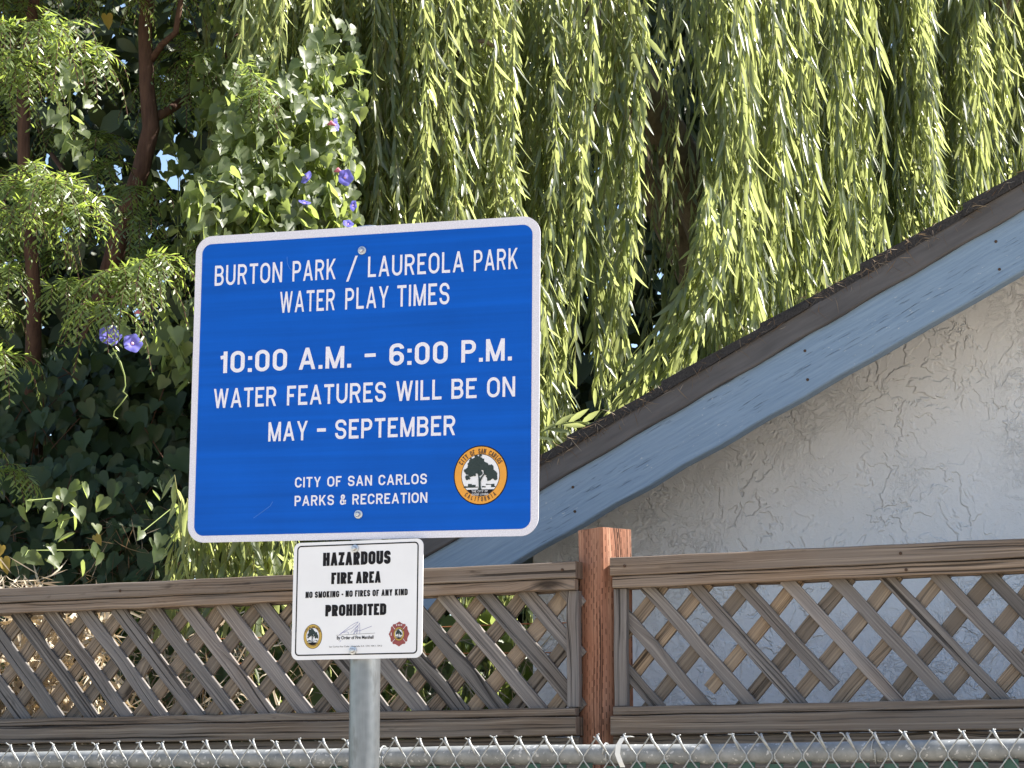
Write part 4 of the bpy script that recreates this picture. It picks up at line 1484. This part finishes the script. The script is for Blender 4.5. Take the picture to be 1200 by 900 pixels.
# ------------------------------------------------------------------ foliage far behind, coloured dark for shade
HL = Leaves()
def mass(n, x0, x1, y0, y1, z0, z1, holes=(), Lr=(.08, .15)):
    P = np.stack([rng.uniform(x0, x1, n), rng.uniform(y0, y1, n), rng.uniform(z0, z1, n)], -1)
    px, py = to_px(P)
    k = np.ones(n, bool)
    for (hx, hy, rx, ry) in holes:
        k &= ((((px - hx) / rx) ** 2 + ((py - hy) / ry) ** 2) > 1) | (rng.uniform(0, 1, n) < .04)
    P = P[k]; n = len(P)
    d = np.stack([rng.normal(0, .7, n), rng.normal(0, .7, n), rng.normal(-.6, .4, n)], -1)
    nn = np.stack([rng.normal(0, .6, n), rng.normal(-.8, .5, n), rng.normal(.4, .5, n)], -1)
    L = rng.uniform(Lr[0], Lr[1], n)
    HL.add(leaves(BROAD, P, d, nn, L, L * .26, rng.uniform(0, .3, n), rng.uniform(0, 1, n)))
HOLES = ((196, 190, 20, 46), (140, 205, 8, 30), (128, 150, 7, 12), (222, 175, 8, 18), (215, 330, 6, 10), (160, 118, 6, 10))
mass(68000, -6.5, 6.5, 11.6, 14.2, .0, 7.2, HOLES, (.12, .22))
o = HL.build('background_foliage', M['shadeleaf'])
setp(o, 'mass of leaves coloured dark as shade, closing the view behind the trees', 'foliage', kind='stuff')

# ------------------------------------------------------------------ dry brush at the foot of the trees
DL = Leaves()
def brush(px0, px1, py0, py1, Y0, Y1, n, tint, L=(.08, .2), w=.0016, droop=.6):
    px, py, Y = rng.uniform(px0, px1, n), rng.uniform(py0, py1, n), rng.uniform(Y0, Y1, n)
    P = np.stack([at(px[i], py[i], Y[i]) for i in range(n)])
    d = np.stack([rng.normal(0, .7, n), rng.normal(-.1, .4, n), rng.normal(-droop, .5, n)], -1)
    DL.add(leaves(LANCE, P, d, rng.normal(0, 1, (n, 3)), rng.uniform(L[0], L[1], n), rng.uniform(w * .7, w * 1.6, n), rng.normal(0, .45, n), np.clip(tint + rng.normal(0, .25, n), 0, 1)))
brush(110, 250, 600, 700, 6.25, 6.45, 80, .05, (.04, .12), .0011, .8)
brush(-20, 260, 610, 720, 6.4, 6.8, 200, .1, (.05, .14), .0013)
brush(0, 55, 672, 692, 5.88, 6.0, 70, .7, (.04, .10))
brush(-20, 130, 700, 860, 5.95, 6.3, 900, .95, (.06, .14), .005)
brush(120, 330, 700, 860, 6.2, 6.8, 420, .4, (.06, .16), .0025)
brush(330, 640, 740, 860, 6.2, 6.9, 260, .5, (.06, .16), .002)
o = DL.build('dry_brush', M['dry'])
setp(o, 'dry tan stalks and dead leaves behind the fence', 'brush', kind='stuff')

# undergrowth below, behind the lattice
UL = Leaves()
n = 5200
P = np.stack([rng.uniform(-2.6, .35, n), rng.uniform(6.9, 8.2, n), rng.uniform(.2, 2.3, n)], -1)
d = np.stack([rng.normal(0, .6, n), rng.normal(-.3, .5, n), rng.normal(-.6, .4, n)], -1)
L = rng.uniform(.06, .11, n)
UL.add(leaves(HEART, P, d, np.stack([rng.normal(0, .5, n), rng.normal(-.8, .4, n), rng.normal(.5, .4, n)], -1), L, L * .95, rng.uniform(0, .3, n), rng.uniform(0, .6, n)))
o = UL.build('undergrowth', M['vine'])
setp(o, 'shaded ivy undergrowth behind the lattice', 'undergrowth', kind='stuff')

# ------------------------------------------------------------------ rusty garden wires behind the lattice
for i, (z, off, lab) in enumerate(((2.085, .22, 'upper rusty wire strung behind the lattice'), (2.022, .24, 'lower rusty wire strung behind the lattice'))):
    m = MB()
    tube(m, [fp(-1.35 + k * .15, off + .004 * math.sin(k * 2.1 + i), z - .006 * math.sin(k * .7 + i)) - fp(-1.35, off, z) for k in range(9)], .0017, 5)
    o = m.build('garden_wire', M['rustwire'])
    o.location = fp(-1.35, off, z)
    setp(o, lab, 'wire', 'garden wires')

# ------------------------------------------------------------------ nail heads
M['nail'] = plain('rusty_nail', (.075, .045, .03), .7, .3, .3, .3, 200)
def nail(parent, p, nrm, r=.0042):
    m = MB()
    q = Vector(nrm).to_track_quat('Z', 'Y').to_matrix()
    base = Vector(p) - parent.location
    tube(m, [base - q @ Vector((0, 0, .002)), base + q @ Vector((0, 0, .0012))], [r, r * .9], 10)
    m.build('nail', M['nail'], parent)
for s_n, z_n in ((-.075, 2.188), (-.085, 1.838), (.075, 2.190), (.082, 1.840), (-.66, 2.187), (-.67, 2.155), (.70, 2.190), (.71, 2.155), (-1.25, 2.186), (-1.24, 1.84), (.70, 1.84)):
    nail(fence, fp(s_n, -.0155 if z_n not in (2.155,) else -.0118, z_n), -FN, .0036)
for s_n, dz in ((-.30, .13), (-.295, .195), (.32, .125), (.325, .20), (.80, .128), (.806, .20)):
    nail(house, fp(s_n, .5935, rake(s_n) - dz), -FN, .0040)

# ------------------------------------------------------------------ litter caught along the roof edge
RL = Leaves()
n = 420
s_ = rng.uniform(-.78, 1.6, n)
s_ = np.where(rng.uniform(0, 1, n) < .55, rng.normal(np.where(rng.uniform(0, 1, n) < .5, -.25, .55), .16), s_)
P = np.array([fp(a, .566 + rng.uniform(-.006, .01), rake(a) - rng.uniform(.002, .045)) for a in s_])
d = np.stack([rng.normal(0, .8, n), rng.normal(-.15, .2, n), rng.normal(-.45, .5, n)], -1)
RL.add(leaves(LANCE, P, d, rng.normal(0, 1, (n, 3)), rng.uniform(.010, .045, n), rng.uniform(.0004, .0013, n), rng.normal(0, .5, n), np.clip(rng.normal(.12, .15, n), 0, 1)))
o = RL.build('roof_litter', M['dry'])
setp(o, 'dry fibres and leaf litter caught along the dark roof edge', 'litter', kind='stuff')
